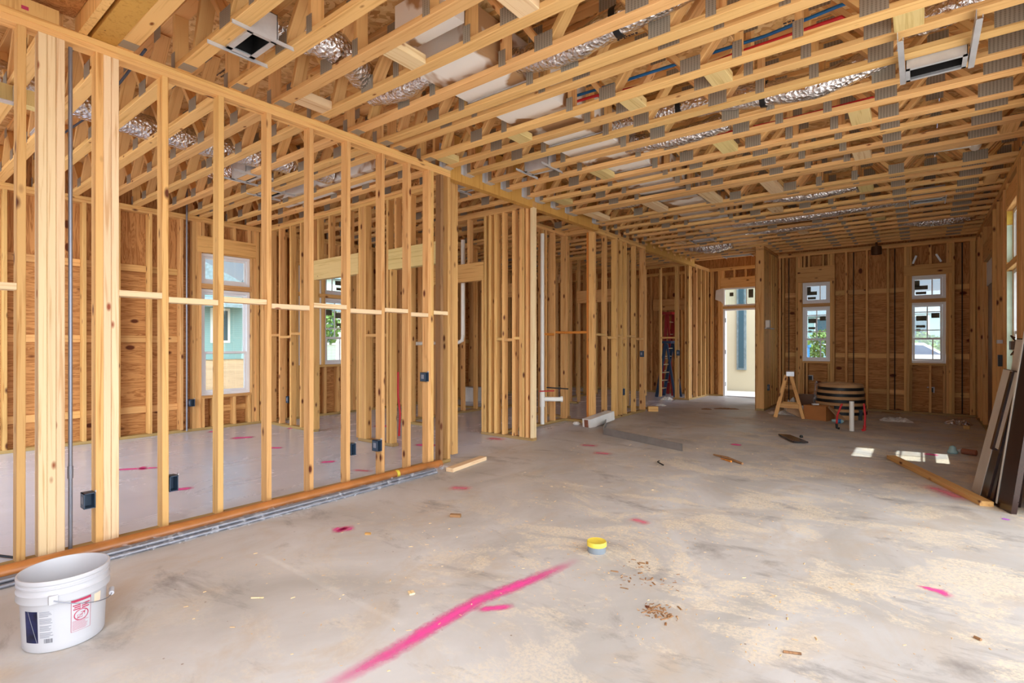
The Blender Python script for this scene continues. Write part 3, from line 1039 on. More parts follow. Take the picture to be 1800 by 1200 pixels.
for i, f in enumerate(FAR):
    if f < 3.7:
        o = proto_long if i == 0 else dup(proto_long, (0, f - FAR[0], 0))
        o['label'] = 'long floor truss, %s from the near laminated beam, crossing the stud wall' % ORD[i]
        o['group'] = 'floor trusses over the stud wall'
    else:
        k = i - n_long
        d = (0, f - FAR[n_long], 0)
        if f > 9.1:          # rests on the foyer beam, a little shorter
            pass
        o = proto_right if k == 0 else dup(proto_right, d)
        if f > 7.1:
            o['label'] = 'floor truss over the far room, %s counted from the stud wall end' % ORD[k]
        else:
            o['label'] = 'floor truss hung on the long beam, %s counted from the stud wall end' % ORD[k]
        o['group'] = 'floor trusses over the main room'
        o = proto_left if k == 0 else dup(proto_left, d)
        o['label'] = 'floor truss over the inner rooms, %s counted from the stud wall end' % ORD[k]
        o['group'] = 'floor trusses over the inner rooms'
# trusses with galvanised hangers in the near corner of the side room
for i, y in enumerate((0.30, 0.55, 0.80)):
    o = dup(proto_left, (0, y - FAR[n_long], 0), 'floor truss in the near side room corner, %s toward the beam' % ORD[i], 'floor trusses in the near corner')
hz = MB().box((-5.10, -0.5, 2.93), (-5.00, 0.95, 3.04)).build('hanger_beam', 'green')
tag(hz, 'greenish beam with metal hangers in the upper near corner', 'beam', kind='thing')
for i, y in enumerate((0.12, 0.42, 0.68)):
    m = MB()
    m.box((-4.999, y - 0.05, 2.90), (-4.93, y + 0.05, 2.906)).box((-4.999, y - 0.052, 2.90), (-4.93, y - 0.048, 3.03)).box((-4.999, y + 0.048, 2.90), (-4.93, y + 0.052, 3.03))
    o = m.build('joist_hanger', 'galv')
    tag(o, 'galvanised hanger on the greenish corner beam, %s from the near end' % ORD[i], 'joist hanger', 'hangers on the corner beam')
k = 0
for f in FAR:
    if 3.9 < f + 0.3 and f > 3.55 and f < 7.1:
        yc = f - 0.0445
        m = MB()
        m.box((-3.8705, yc - 0.052, H - 0.006), (-3.80, yc + 0.052, H - 0.002))
        for s in (-1, 1):
            m.box((-3.8705, yc + s * 0.049 - 0.002, H - 0.004), (-3.82, yc + s * 0.049 + 0.002, H + 0.24))
            m.box((-3.8715, yc + s * 0.068 - 0.018, H + 0.0), (-3.8695, yc + s * 0.068 + 0.018, H + 0.24))
        o = m.build('joist_hanger', 'galv')
        tag(o, 'metal truss hanger on the long yellow beam, %s from its near end' % ORD[k], 'joist hanger', 'hangers on the long beam')
        k += 1

# ---------- solid blocks nailed between neighbouring trusses
def block(xc, near, far, w=0.13, mat='green', th=0.075, label=''):
    o = board('truss_block', (xc, near + 0.001, H + th / 2 + 0.003), (xc, far - 0.001, H + th / 2 + 0.003), w, th, (1, 0, 0), mat)
    return tag(o, label, 'wood block', 'blocks between the trusses')


def gap(i):
    return FAR[i], FAR[i + 1] - 0.089


BL = [(-2.60, 3, 'pale', 'pale double block between trusses, ahead of the white duct end'),
      (-3.66, 3, 'pale', 'pale block between trusses, close above the stud wall plate'),
      (-1.70, 3, 'pale', 'pale block high at the top edge of the picture'),
      (-1.09, 8, 'green', 'yellowish block between trusses under the red tube bend'),
      (-1.72, 8, 'green', 'yellowish block between trusses beside the red tube start'),
      (-2.80, 8, 'green', 'yellowish block between trusses beside the long white duct'),
      (-3.70, 8, 'green', 'yellowish block between trusses just past the stud wall end'),
      (-0.05, 8, 'green', 'wide yellowish block between trusses above the slot register'),
      (-0.38, 12, 'green', 'yellowish block between trusses past the grey foil sleeve'),
      (-1.42, 12, 'green', 'yellowish block between trusses in the middle of the ceiling'),
      (-2.70, 12, 'green', 'yellowish block beside the far part of the white duct'),
      (-0.44, 15, 'pale', 'pale block between trusses ahead of the double truss'),
      (-3.62, 14, 'green', 'yellowish block near the bright corner post, against the beam'),
      (-1.36, 17, 'pale', 'pale block spanning the wide gap, right of the grey duct end'),
      (-2.06, 17, 'pale', 'pale block spanning the wide gap, between duct and middle block'),
      (-2.78, 17, 'pale', 'pale block spanning the wide gap, left of the grey duct end'),
      (-3.66, 17, 'pale', 'pale block spanning the wide gap, against the pantry wall'),
      (0.60, 15, 'chord', 'tan block between trusses tight against the outer wall'),
      (-0.50, 19, 'green', 'block between trusses near the foil-wrapped far register'),
      (0.62, 20, 'chord', 'tan block by the outer wall above the wrapped window'),
      (-1.55, 20, 'pale', 'pale block between trusses ahead of the far foil duct'),
      (-2.70, 22, 'pale', 'pale block between far trusses left of the duct'),
      (-1.50, 25, 'pale', 'pale block between far trusses above the wing wall top'),
      (-0.46, 24, 'green', 'block between far trusses near the hanging can'),
      (0.55, 26, 'chord', 'tan block by the outer wall near the far corner'),
      (-3.40, 24, 'pale', 'pale block between far trusses at the foyer beam'),
      (-2.95, 27, 'pale', 'pale block between far trusses over the foyer')]
for xc, i, mat, lab in BL:
    a, b = gap(i)
    block(xc, a, b, 0.14 if mat != 'chord' else 0.11, mat, 0.06, lab)

# ------------------------------------------------------------------ ducts and services
def flex(name, pts, r, label, n=26, sag=0.0, straps=()):
    pts = [V(p) for p in pts]
    # smooth path
    out = []
    for i in range(len(pts) - 1):
        p0, p1, p2, p3 = pts[max(i - 1, 0)], pts[i], pts[i + 1], pts[min(i + 2, len(pts) - 1)]
        for k in range(n // (len(pts) - 1)):
            t = k / (n // (len(pts) - 1))
            out.append(0.5 * ((2 * p1) + (p2 - p0) * t + (2 * p0 - 5 * p1 + 4 * p2 - p3) * t * t + (3 * p1 - p0 - 3 * p2 + p3) * t ** 3))
    out.append(pts[-1])
    rs = [r * (1 + 0.05 * math.sin(i * 1.9) + random.uniform(-0.03, 0.03)) for i in range(len(out))]
    e = empty(name, out[0], label, 'flexible duct', 'foil flexible ducts')
    MB().tube(out, rs, 20).build('foil_sleeve', 'foil', e, smooth=True)
    for s in straps:
        k = min(len(out) - 2, max(1, int(s * (len(out) - 1))))
        MB().tube([out[k] - (out[k + 1] - out[k]).normalized() * 0.02, out[k] + (out[k + 1] - out[k]).normalized() * 0.02], r * 1.07, 20).build('strap', 'blackplastic', e, smooth=True)
    return e


flex('flexible_duct', [(-3.24, 1.72, 3.22), (-3.05, 1.98, 3.20), (-3.22, 2.36, 3.19)], 0.10, 'foil flexible duct behind the black-holed register box')
flex('flexible_duct', [(-3.40, 2.56, 3.20), (-3.10, 2.58, 3.15), (-2.80, 2.60, 3.20)], 0.085, 'foil flexible duct curling into the near end of the white duct')
flex('flexible_duct', [(-2.30, 2.92, 3.24), (-1.85, 2.91, 3.15), (-1.45, 2.90, 3.19), (-0.95, 2.92, 3.25)], 0.085, 'foil flexible duct leaving the white duct toward the top edge', straps=(0.7,))
flex('flexible_duct', [(-1.9, 2.25, 3.32), (-1.5, 2.27, 3.28), (-1.05, 2.25, 3.30)], 0.11, 'foil flexible duct with a black strap at the top of the picture', straps=(0.5,))
flex('flexible_duct', [(-2.26, 4.38, 3.22), (-1.6, 4.38, 3.24), (-0.95, 4.40, 3.17), (-0.55, 4.41, 3.14), (-0.12, 4.41, 3.25)], 0.09, 'long foil flexible duct sagging ahead of the slot register', straps=(0.28, 0.5))
flex('flexible_duct', [(-0.1, 4.06, 3.24), (0.05, 4.04, 3.2), (0.30, 4.03, 3.26)], 0.085, 'crumpled foil duct connected above the slot register')
flex('flexible_duct', [(-2.26, 4.72, 3.18), (-1.75, 4.71, 3.13), (-1.3, 4.71, 3.16)], 0.08, 'short foil duct hanging at the side of the white duct')
flex('flexible_duct', [(-5.35, 0.5, 3.24), (-5.45, 1.28, 3.20), (-5.48, 1.62, 3.18), (-5.50, 2.3, 3.19), (-5.42, 3.0, 3.2), (-5.4, 3.48, 3.2)], 0.11, 'long foil duct running over the side room')
flex('flexible_duct', [(-6.5, 2.66, 3.24), (-6.25, 2.68, 3.20), (-5.96, 2.70, 3.20)], 0.085, 'foil duct feeding the small register of the side room')
flex('flexible_duct', [(-3.55, 10.02, 3.16), (-3.1, 10.02, 3.06), (-2.72, 10.02, 3.12)], 0.12, 'sagging foil duct over the foyer')
flex('flexible_duct', [(-1.6, 7.42, 3.16), (-1.1, 7.42, 3.10), (-0.6, 7.42, 3.14)], 0.075, 'foil duct lying low between trusses past the wide gap')
flex('flexible_duct', [(-2.3, 8.56, 3.14), (-1.4, 8.56, 3.10), (-0.8, 8.56, 3.12), (-0.1, 8.57, 3.16)], 0.085, 'foil duct feeding the far foil-wrapped register')
flex('flexible_duct', [(-0.2, 10.02, 3.14), (0.2, 10.02, 3.08), (0.62, 10.02, 3.12)], 0.09, 'foil duct by the outer wall in the far room')
flex('flexible_duct', [(-2.3, 9.32, 3.14), (-1.7, 9.32, 3.10), (-1.0, 9.32, 3.13)], 0.07, 'low foil duct between far trusses in mid ceiling')
flex('flexible_duct', [(-3.6, 6.66, 3.22), (-3.2, 6.68, 3.18), (-2.85, 6.7, 3.24)], 0.07, 'small foil duct in the wide gap by the pantry wall')

# white sealed duct board trunk running along the room through the truss openings
tr = empty('trunk_duct', (-2.52, 2.4, 3.17), 'long white duct-board trunk with bare brown patches, threaded through the trusses', 'air duct')
y = 2.46
seg = [(2.46, 3.03), (3.033, 4.17), (4.173, 5.25), (5.253, 6.24), (6.243, 6.72), (6.723, 8.0), (8.003, 9.4), (9.403, 10.6)]
for i, (a, b) in enumerate(seg):
    MB().box((-2.79, a, 3.125 + 0.004 * (i % 2)), (-2.23, b, 3.40)).build('duct_section', 'galv' if i == 4 else 'duct', tr)
for yy in (3.03, 4.17, 5.25, 8.0):
    MB().box((-2.80, yy - 0.015, 3.112), (-2.22, yy + 0.018, 3.124)).build('metal_band', 'galv', tr)
box2 = MB().box((-2.62, 2.15, 3.18), (-2.18, 2.32, 3.37)).build('duct_box', 'duct')
tag(box2, 'pale duct box with a brown patch at the near end of the trunk', 'air duct')
trl = MB().box((-6.9, 3.50, 3.12), (-4.6, 3.80, 3.36)).build('trunk_duct', 'duct')
tag(trl, 'white duct trunk over the far end of the side room', 'air duct')


def register(name, lo, hi, z0, label, rails=True, deep=0.16, axis='Y', ext=0.12, f=0.03):
    """open galvanised boot with a flange, held by two flat hanger rails"""
    x0, y0 = lo
    x1, y1 = hi
    e = empty(name, ((x0 + x1) / 2, (y0 + y1) / 2, z0), label, 'air register box', 'register boxes in the ceiling')
    m = MB()
    t = 0.004
    m.box((x0, y0, z0), (x0 + t, y1, z0 + deep)).box((x1 - t, y0, z0), (x1, y1, z0 + deep))
    m.box((x0, y0, z0), (x1, y0 + t, z0 + deep)).box((x0, y1 - t, z0), (x1, y1, z0 + deep)).box((x0, y0, z0 + deep - t), (x1, y1, z0 + deep))
    m.build('boot', 'galv', e)
    m = MB()
    m.box((x0 - 0.002, y0 - 0.002, z0 - 0.004), (x0 + f, y1 + 0.002, z0)).box((x1 - f, y0 - 0.002, z0 - 0.004), (x1 + 0.002, y1 + 0.002, z0))
    m.box((x0, y0 - 0.002, z0 - 0.004), (x1, y0 + f, z0)).box((x0, y1 - f, z0 - 0.004), (x1, y1 + 0.002, z0))
    m.build('flange', 'galv', e)
    m = MB()
    u = t + 0.001
    m.box((x0 + u, y0 + u, z0 + deep - 0.012), (x1 - u, y1 - u, z0 + deep - u)).box((x0 + u, y0 + u, z0 + 0.02), (x0 + u + 0.006, y1 - u, z0 + deep - 0.012)).box((x1 - u - 0.006, y0 + u, z0 + 0.02), (x1 - u, y1 - u, z0 + deep - 0.012))
    m.box((x0 + u + 0.006, y0 + u, z0 + 0.02), (x1 - u - 0.006, y0 + u + 0.006, z0 + deep - 0.012)).box((x0 + u + 0.006, y1 - u - 0.006, z0 + 0.02), (x1 - u - 0.006, y1 - u, z0 + deep - 0.012))
    m.build('liner', 'blackhole', e)
    if rails:
        for s in (0, 1):
            m = MB()
            if axis == 'Y':
                xx = x0 - 0.02 if s == 0 else x1 + 0.0
                m.box((xx, y0 - ext, z0 - 0.012), (xx + 0.010, y1 + ext, z0 - 0.006)).box((xx, y0 - ext, z0 - 0.010), (xx + 0.003, y1 + ext, z0 + 0.012))
            else:
                yy = y0 - 0.02 if s == 0 else y1 + 0.0
                m.box((x0 - ext, yy, z0 - 0.012), (x1 + ext, yy + 0.010, z0 - 0.006)).box((x0 - ext, yy, z0 - 0.010), (x1 + ext, yy + 0.003, z0 + 0.012))
            m.build('hanger_rail', 'galv', e)
    return e


rg1 = register('register_box', (-3.33, 1.435), (-3.03, 1.60), H - 0.012, 'galvanised register box with dark square opening near the stud wall top', axis='Y', ext=0.10)
tc = bpy.data.curves.new('print', 'FONT')
tc.body = 'X 6'
tc.size = 0.035
tc.extrude = 0.0004
tc.materials.append(M['printdark'])
to_ = bpy.data.objects.new('ink_text', tc)
COL.objects.link(to_)
bpy.context.view_layer.update()
me_ = bpy.data.meshes.new_from_object(to_.evaluated_get(bpy.context.evaluated_depsgraph_get()))
bpy.data.objects.remove(to_)
to = bpy.data.objects.new('ink_print', me_)
reg(to, rg1, Matrix.Translation((-3.20, 1.598, H + 0.05)) @ Matrix.Rotation(math.radians(180), 4, 'Z') @ Matrix.Rotation(math.radians(90), 4, 'X') @ Matrix.Translation((0, 0, 0.007)))
# back flange carrying the print
MB().box((-3.33, 1.601, H - 0.012), (-3.03, 1.605, H + 0.11)).build('back_plate', 'galv', rg1)
rs = register('register_box', (-0.072, 4.205), (0.230, 4.40), 2.995, 'slot register box on two long silver hanger arms by the outer wall', rails=False, f=0.022, deep=0.12)
for xx in (-0.105, 0.24):
    m = MB()
    m.box((xx, 3.78, 2.985), (xx + 0.03, 4.41, 2.990)).box((xx, 3.78, 2.987), (xx + 0.004, 4.41, 3.045)).box((xx + 0.026, 3.78, 2.987), (xx + 0.03, 4.41, 3.01))
    m.build('hanger_arm', 'galv', rs)
register('register_box', (-3.28, 4.41), (-2.98, 4.56), H - 0.004, 'register box left of the white trunk, past the stud wall end')
register('register_box', (-4.28, 4.40), (-3.99, 4.58), H - 0.004, 'register box seen through the stud wall end, above the passage')
register('register_box', (-5.95, 2.62), (-5.62, 2.80), H - 0.004, 'register box of the side room, under the trusses by the window')
register('register_box', (-6.35, 3.10), (-6.02, 3.28), H - 0.004, 'second register box of the side room, nearer the outer wall')
register('register_box', (-0.09, 8.44), (0.25, 8.62), H + 0.012, 'foil-wrapped register box on silver arms in the far room', ext=0.16)
register('register_box', (-3.16, 9.22), (-2.84, 9.38), H - 0.004, 'register box between far trusses near the wing wall')
register('register_box', (-3.2, 11.26), (-2.7, 11.38), H - 0.004, 'register box over the entry')
register('register_box', (-5.75, 0.98), (-5.35, 1.02), H - 0.06, 'register box with bright rim in the near side room corner', rails=True, axis='X')


def pipe(name, pts, r, mat, label, cat='pipe', n=10, group=None, base=None):
    o = MB().tube(pts, r, n).build(name, mat, smooth=True)
    return tag(o, label, cat, group)


pipe('water_tube', [(-2.2, 3.64, 3.235), (-1.9, 3.655, 3.235), (-1.34, 3.70, 3.25), (-0.80, 3.72, 3.25), (-0.40, 3.68, 3.26), (0.1, 3.66, 3.27)], 0.011, 'blue',
     'blue water tube running between trusses across the ceiling', 'water tube')
pipe('water_tube', [(-2.3, 3.66, 3.20), (-2.04, 3.64, 3.185), (-1.68, 3.72, 3.185), (-1.36, 3.755, 3.19), (-0.98, 3.72, 3.20), (-0.37, 3.70, 3.20), (-0.33, 3.72, 3.16)], 0.011, 'red',
     'red water tube curving between trusses beside the blue one', 'water tube')
pipe('water_tube', [(-1.6, 5.10, 3.22), (-0.9, 5.08, 3.20), (-0.2, 5.1, 3.22)], 0.009, 'red', 'thin red tube over the middle of the ceiling', 'water tube')
pipe('water_tube', [(-1.0, 6.75, 3.2), (-0.2, 6.78, 3.2), (0.5, 6.8, 3.2)], 0.012, 'blue', 'blue water tube in the wide truss gap', 'water tube')
pipe('waste_pipe', [(-0.75, 6.62, 3.20), (-0.1, 6.62, 3.18), (0.42, 6.64, 3.16)], 0.05, 'pvc', 'white waste pipe in the wide truss gap', 'waste pipe')
pipe('waste_pipe', [(0.42, 6.55, 3.14), (0.42, 6.72, 3.14), (0.42, 6.80, 3.2)], 0.045, 'pvc', 'white pipe elbow in the wide gap by the outer wall', 'waste pipe')
pipe('cable', [(-6.6, 1.25, 3.2), (-5.6, 1.30, 3.19), (-4.7, 1.28, 3.2), (-4.1, 1.25, 3.21)], 0.009, 'bluebox', 'dark blue tube between side room trusses', 'water tube')

# ---------- vertical pipes and rods
o = MB().tube([(-3.905, 0.815, 0.02), (-3.905, 0.815, 2.96)], 0.0105, 12).tube([(-3.905, 0.815, 0.45), (-3.905, 0.815, 0.52)], 0.014, 12).build('conduit', 'steel', smooth=True)
tag(o, 'grey steel conduit rising beside the pale triple stud', 'conduit')
o = MB().tube([(-8.06, 2.95, 0.02), (-8.06, 2.95, 3.4)], 0.012, 10).build('conduit', 'steel', smooth=True)
tag(o, 'grey rod rising beside the side room window', 'rod')
for xx, lab in ((-2.09, 'dark threaded rod in the far wall, beside the wing wall'), (-0.99, 'dark threaded rod in the far wall, past the first window'),
                (-0.36, 'dark threaded rod in the far wall, before the second window'), (0.57, 'dark threaded rod in the far wall, nearest the corner')):
    tag(MB().tube([(xx, 11.78, 0.04), (xx, 11.78, PT - 0.002)], 0.008, 8).build('threaded_rod', 'blackplastic', smooth=True), lab, 'rod', 'threaded rods in the far wall')
dp = empty('drain_pipe', (-4.44, 6.42, 0.0), 'tall white drain pipe with a side tee in the plumbing wall', 'drain pipe')
MB().tube([(-4.44, 6.42, 0.04), (-4.44, 6.42, 2.88)], 0.030, 16).build('stack', 'pvc', dp, smooth=True)
MB().tube([(-4.44, 6.42, 0.30), (-4.44, 6.42, 0.52)], 0.040, 16).build('collar', 'pvc', dp, smooth=True)
MB().tube([(-4.44, 6.42, 0.415), (-4.30, 6.55, 0.41), (-4.24, 6.61, 0.41)], 0.034, 16).build('stub', 'pvc', dp, smooth=True)
MB().tube([(-4.24, 6.61, 0.41), (-4.215, 6.63, 0.41)], 0.043, 16).build('end_cap', 'pvc', dp, smooth=True)
pipe('water_tube', [(-4.44, 6.34, 0.535), (-4.28, 6.50, 0.54)], 0.009, 'red', 'red tube stub crossing the drain pipe', 'water tube')
pipe('water_tube', [(-4.50, 6.62, 0.57), (-4.26, 6.86, 0.545)], 0.010, 'blackplastic', 'black tube stub above the drain pipe tee', 'water tube')
m = MB().tube([(-5.25, 5.56, 2.75), (-5.25, 5.56, 1.36)], 0.030, 12).tube([(-5.25, 5.56, 1.36), (-5.265, 5.56, 1.29), (-5.33, 5.56, 1.26), (-6.38, 5.56, 1.24)], 0.028, 12)
tag(m.build('vent_pipe', 'pvc', smooth=True), 'white vent pipe turning level behind the passage header', 'vent pipe')
pipe('water_tube', [(-5.52, 4.60, 0.0), (-5.50, 4.60, 0.30), (-5.54, 4.60, 0.55), (-5.54, 4.60, 0.86)], 0.014, 'red', 'red tube rising beyond the side room end wall', 'water tube')

# ---------- electrical boxes nailed to studs
def jbox(loc, size, label, mat='bluebox', tabs=True):
    x, y, z = loc
    sx, sy, sz = size
    e = empty('junction_box', loc, label, 'electrical box', 'electrical boxes on the studs')
    t = 0.004
    m = MB()
    m.box((x - sx / 2, y - sy / 2, z), (x - sx / 2 + t, y + sy / 2, z + sz)).box((x - sx / 2, y - sy / 2, z), (x + sx / 2, y - sy / 2 + t, z + sz))
    m.box((x - sx / 2, y + sy / 2 - t, z), (x + sx / 2, y + sy / 2, z + sz)).box((x - sx / 2, y - sy / 2, z), (x + sx / 2, y + sy / 2, z + t))
    m.box((x - sx / 2, y - sy / 2, z + sz - t), (x + sx / 2, y + sy / 2, z + sz))
    m.build('box_shell', mat, e)
    MB().box((x - sx / 4, y - sy / 2 - 0.0015, z + sz * 0.3), (x + sx / 5, y - sy / 2, z + sz * 0.75)).build('box_label', 'print', e)
    if tabs:
        MB().box((x + sx * 0.2, y + sy / 2, z + sz), (x + sx * 0.45, y + sy / 2 + 0.004, z + sz + 0.012)).build('nail_tab', 'galv', e)
    return e


jbox((-3.90, 0.896, 0.26), (0.075, 0.055, 0.09), 'dark electrical box low on the triple stud behind the bucket')
jbox((-3.90, 1.338, 0.265), (0.075, 0.05, 0.10), 'dark electrical box low on the stud next past the triple stud')
jbox((-3.90, 2.995, 0.26), (0.08, 0.05, 0.10), 'dark electrical box low on the stud before the last bay')
jbox((-3.90, 3.572, 0.86), (0.08, 0.045, 0.09), 'dark electrical box at hip height near the stud wall end')
jbox((-3.90, 2.72, 0.27), (0.07, 0.05, 0.10), 'thin dark box edge low in the middle bay of the stud wall')
jbox((-8.06, 3.01, 0.36), (0.07, 0.06, 0.10), 'dark electrical box beside the side room window')
jbox((-8.05, 0.95, 0.30), (0.08, 0.07, 0.10), 'dark box low on the outer wall behind the pale triple stud')
jbox((-7.40, 4.08, 0.36), (0.06, 0.06, 0.10), 'dark box on the end wall near the room corner')
jbox((-3.99, 8.955, 1.0), (0.06, 0.05, 0.11), 'round-faced dark box on the last pantry wall stud')
jbox((-4.02, 8.235, 0.36), (0.06, 0.05, 0.11), 'dark box low between the pantry wall studs')
jbox((-4.24, 11.434, 0.98), (0.07, 0.03, 0.12), 'dark switch box on the frame beside the red ladder')
jbox((-2.253, 10.75, 0.36), (0.03, 0.07, 0.11), 'dark socket box on the wing wall')
for x, z, lab in ((-1.705, 0.52, 'white bracket and box below the first far window'), (0.15, 0.38, 'white bracket and box below the second far window')):
    e = empty('outlet_box', (x, 11.76, z), lab, 'electrical box', 'outlet boxes below the far windows')
    MB().box((x - 0.03, 11.73, z + 0.01), (x + 0.035, 11.80, z + 0.09)).build('box_shell', 'blackplastic', e)
    MB().box((x - 0.05, 11.715, z + 0.088), (x + 0.05, 11.728, z + 0.105)).box((x + 0.036, 11.715, z), (x + 0.052, 11.728, z + 0.105)).build('bracket', 'white_plastic', e)
o = MB().box((0.70, 8.06, 0.98), (0.735, 8.13, 1.11)).build('junction_box', 'blackplastic')
tag(o, 'dark box on the outer wall stud by the leaning door', 'electrical box')
o = MB().box((0.69, 8.02, 1.24), (0.735, 8.12, 1.28)).build('door_catch', 'white_plastic')
tag(o, 'small white catch on the outer wall stud', 'catch')
cl = empty('can_light', (-0.61, 11.32, 2.83), 'bronze can hanging from the ceiling against the far wall', 'can light')
MB().lathe((-0.61, 11.32, 2.83), [(0.0, 0.14), (0.075, 0.14), (0.082, 0.10), (0.082, 0.0), (0.07, 0.0), (0.07, 0.1)], 24).build('can', 'brownmetal', cl, smooth=True)
MB().tube([(-0.61, 11.32, 2.965), (-0.61, 11.32, 3.045)], 0.018, 10).build('stem', 'brownmetal', cl, smooth=True)

o = MB().tube([(-2.235, 10.50, 1.53), (-2.235, 11.12, 1.53)], 0.012, 8).box((-2.269, 10.52, 1.52), (-2.235, 10.54, 1.54)).box((-2.269, 11.08, 1.52), (-2.235, 11.10, 1.54)).build('wall_bar', 'galv')
tag(o, 'small grey bar on the wing wall at head height', 'bar')
o = MB().box((-2.268, 10.58, 1.545), (-2.20, 10.66, 1.68)).build('wall_box', 'paper')
tag(o, 'small pale box sitting on the wing wall bar', 'box')

# ------------------------------------------------------------------ windows and the entry door
def wbox(fr, q0, q1, d0, d1, z0, z1):
    a, b = fr.pt(q0, d0, z0), fr.pt(q1, d1, z1)
    return tuple(min(a[i], b[i]) for i in range(3)), tuple(max(a[i], b[i]) for i in range(3))


def sash(name, fr, par, q0, q1, z0, z1, d, w=0.035, mun_q=(), mun_z=(), stick=()):
    m = MB()
    for lo, hi in (wbox(fr, q0, q0 + w, d, d + 0.035, z0, z1), wbox(fr, q1 - w, q1, d, d + 0.035, z0, z1),
                   wbox(fr, q0 + w, q1 - w, d, d + 0.035, z0, z0 + w), wbox(fr, q0 + w, q1 - w, d, d + 0.035, z1 - w, z1)):
        m.box(lo, hi)
    for f in mun_q:
        c = q0 + (q1 - q0) * f
        m.box(*wbox(fr, c - 0.009, c + 0.009, d + 0.012, d + 0.024, z0 + w, z1 - w))
    for f in mun_z:
        c = z0 + (z1 - z0) * f
        m.box(*wbox(fr, q0 + w, q1 - w, d + 0.013, d + 0.023, c - 0.009, c + 0.009))
    o = m.build(name, 'vinyl', par)
    MB().box(*wbox(fr, q0 + w, q1 - w, d + 0.016, d + 0.020, z0 + w, z1 - w)).build('pane', 'glass', o)
    for (a, b, c, e) in stick:
        qq0, qq1 = q0 + w + (q1 - q0 - 2 * w) * a, q0 + w + (q1 - q0 - 2 * w) * b
        zz0, zz1 = z0 + w + (z1 - z0 - 2 * w) * c, z0 + w + (z1 - z0 - 2 * w) * e
        MB().box(*wbox(fr, qq0, qq1, d + 0.0135, d + 0.0150, zz0, zz1)).build('sticker', 'sticker', o)
    return o


def window(idx, fr, q0, q1, ztr, zlo, label, stick=True, flip=False, d=0.055):
    """a transom (ztr) above a single-hung window (zlo)"""
    c = fr.pt((q0 + q1) / 2, d, zlo[0])
    e = empty('window_%d' % idx, c, label, 'window', kind='structure')
    fx = (lambda s: [(1 - b, 1 - a, z0, z1) for a, b, z0, z1 in s]) if flip else (lambda s: s)
    for z0, z1 in (ztr, zlo):
        m = MB()
        w = 0.04
        for lo, hi in (wbox(fr, q0, q0 + w, d, d + 0.075, z0, z1), wbox(fr, q1 - w, q1, d, d + 0.075, z0, z1),
                       wbox(fr, q0 + w, q1 - w, d, d + 0.075, z0, z0 + w), wbox(fr, q0 + w, q1 - w, d, d + 0.075, z1 - w, z1)):
            m.box(lo, hi)
        m.build('window_frame', 'vinyl', e)
    w = 0.042
    st = fx([(0.0, 0.20, 0.55, 0.97), (0.0, 0.52, 0.36, 0.62), (0.04, 0.46, 0.05, 0.22)]) if stick else []
    sash('transom_sash', fr, e, q0 + w, q1 - w, ztr[0] + w, ztr[1] - w, d + 0.02, 0.03, mun_q=((0.66,) if not flip else (0.34,)) if stick else (), stick=st)
    zm = zlo[0] + (zlo[1] - zlo[0]) * 0.40
    st = fx([(0.05, 0.50, 0.56, 0.72), (0.05, 0.42, 0.34, 0.42), (0.06, 0.22, 0.22, 0.30), (0.66, 0.98, 0.64, 0.80)]) if stick else []
    sash('upper_sash', fr, e, q0 + w, q1 - w, zm - 0.02, zlo[1] - w, d + 0.045, 0.032, mun_q=(0.5,) if stick or idx == 6 else (), mun_z=(0.28, 0.80) if stick or idx == 6 else (), stick=st)
    sash('lower_sash', fr, e, q0 + w, q1 - w, zlo[0] + w, zm + 0.02, d + 0.008, 0.032, mun_q=(0.68,) if stick else ())
    return e


window(1, WF, -1.838, -1.367, (2.033, 2.447), (0.90, 1.968), 'far wall window nearer the step ladder, with labels on its glass')
window(2, WF, -0.146, 0.352, (2.033, 2.447), (0.90, 1.968), 'far wall window nearer the corner, with labels on its glass')
window(3, WL, 3.162, 3.862, (2.11, 2.545), (0.49, 2.03), 'large side room window showing teal house and sand', stick=False)
window(4, WL, 4.642, 5.085, (2.105, 2.545), (0.88, 2.035), 'first of the paired windows beyond the side room end wall', flip=True)
window(5, WL, 5.13, 5.645, (2.105, 2.545), (0.88, 2.035), 'second of the paired windows beyond the side room end wall', flip=True)
window(6, WR, 7.026, 7.768, (2.105, 2.675), (0.90, 2.028), 'outer wall window behind the leaning door', stick=False)
# brown-white labels already stuck on the big window
for a, b, c, d_ in ((3.21, 3.34, 2.32, 2.48), (3.21, 3.42, 2.24, 2.30), (3.21, 3.40, 2.15, 2.22)):
    pass
# loose wrap hanging at the outer wall window
o = board('wrap_sheet', (0.766, 7.771, 2.12), (0.766, 7.771, 2.52), 0.045, 0.003, (1, 0, 0), 'green_wrap')
tag(o, 'pale green wrap patch on the upper outer wall window jamb', 'plastic wrap')
o = board('wrap_sheet', (0.766, 7.771, 0.92), (0.766, 7.771, 2.02), 0.045, 0.003, (1, 0, 0), 'green_wrap')
tag(o, 'long pale green wrap on the lower outer wall window jamb', 'plastic wrap')
o = board('insulation_strip', (0.766, 7.771, 2.53), (0.766, 7.771, 2.67), 0.045, 0.003, (1, 0, 0), 'insul')
tag(o, 'yellow foam strip above the green wrap in the outer wall window', 'insulation')
for xa, za, xb, zb_, lab in ((-0.10, 2.66, -0.05, 2.80, 'silver strap slanting above the second far window, nearer the can light'), (0.29, 2.66, 0.22, 2.80, 'silver strap slanting above the second far window, nearer the corner')):
    o = board('metal_strap', (xa, 11.69, za), (xb, 11.69, zb_), 0.03, 0.003, (1, 0, 0), 'galv')
    tag(o, lab, 'metal strap')

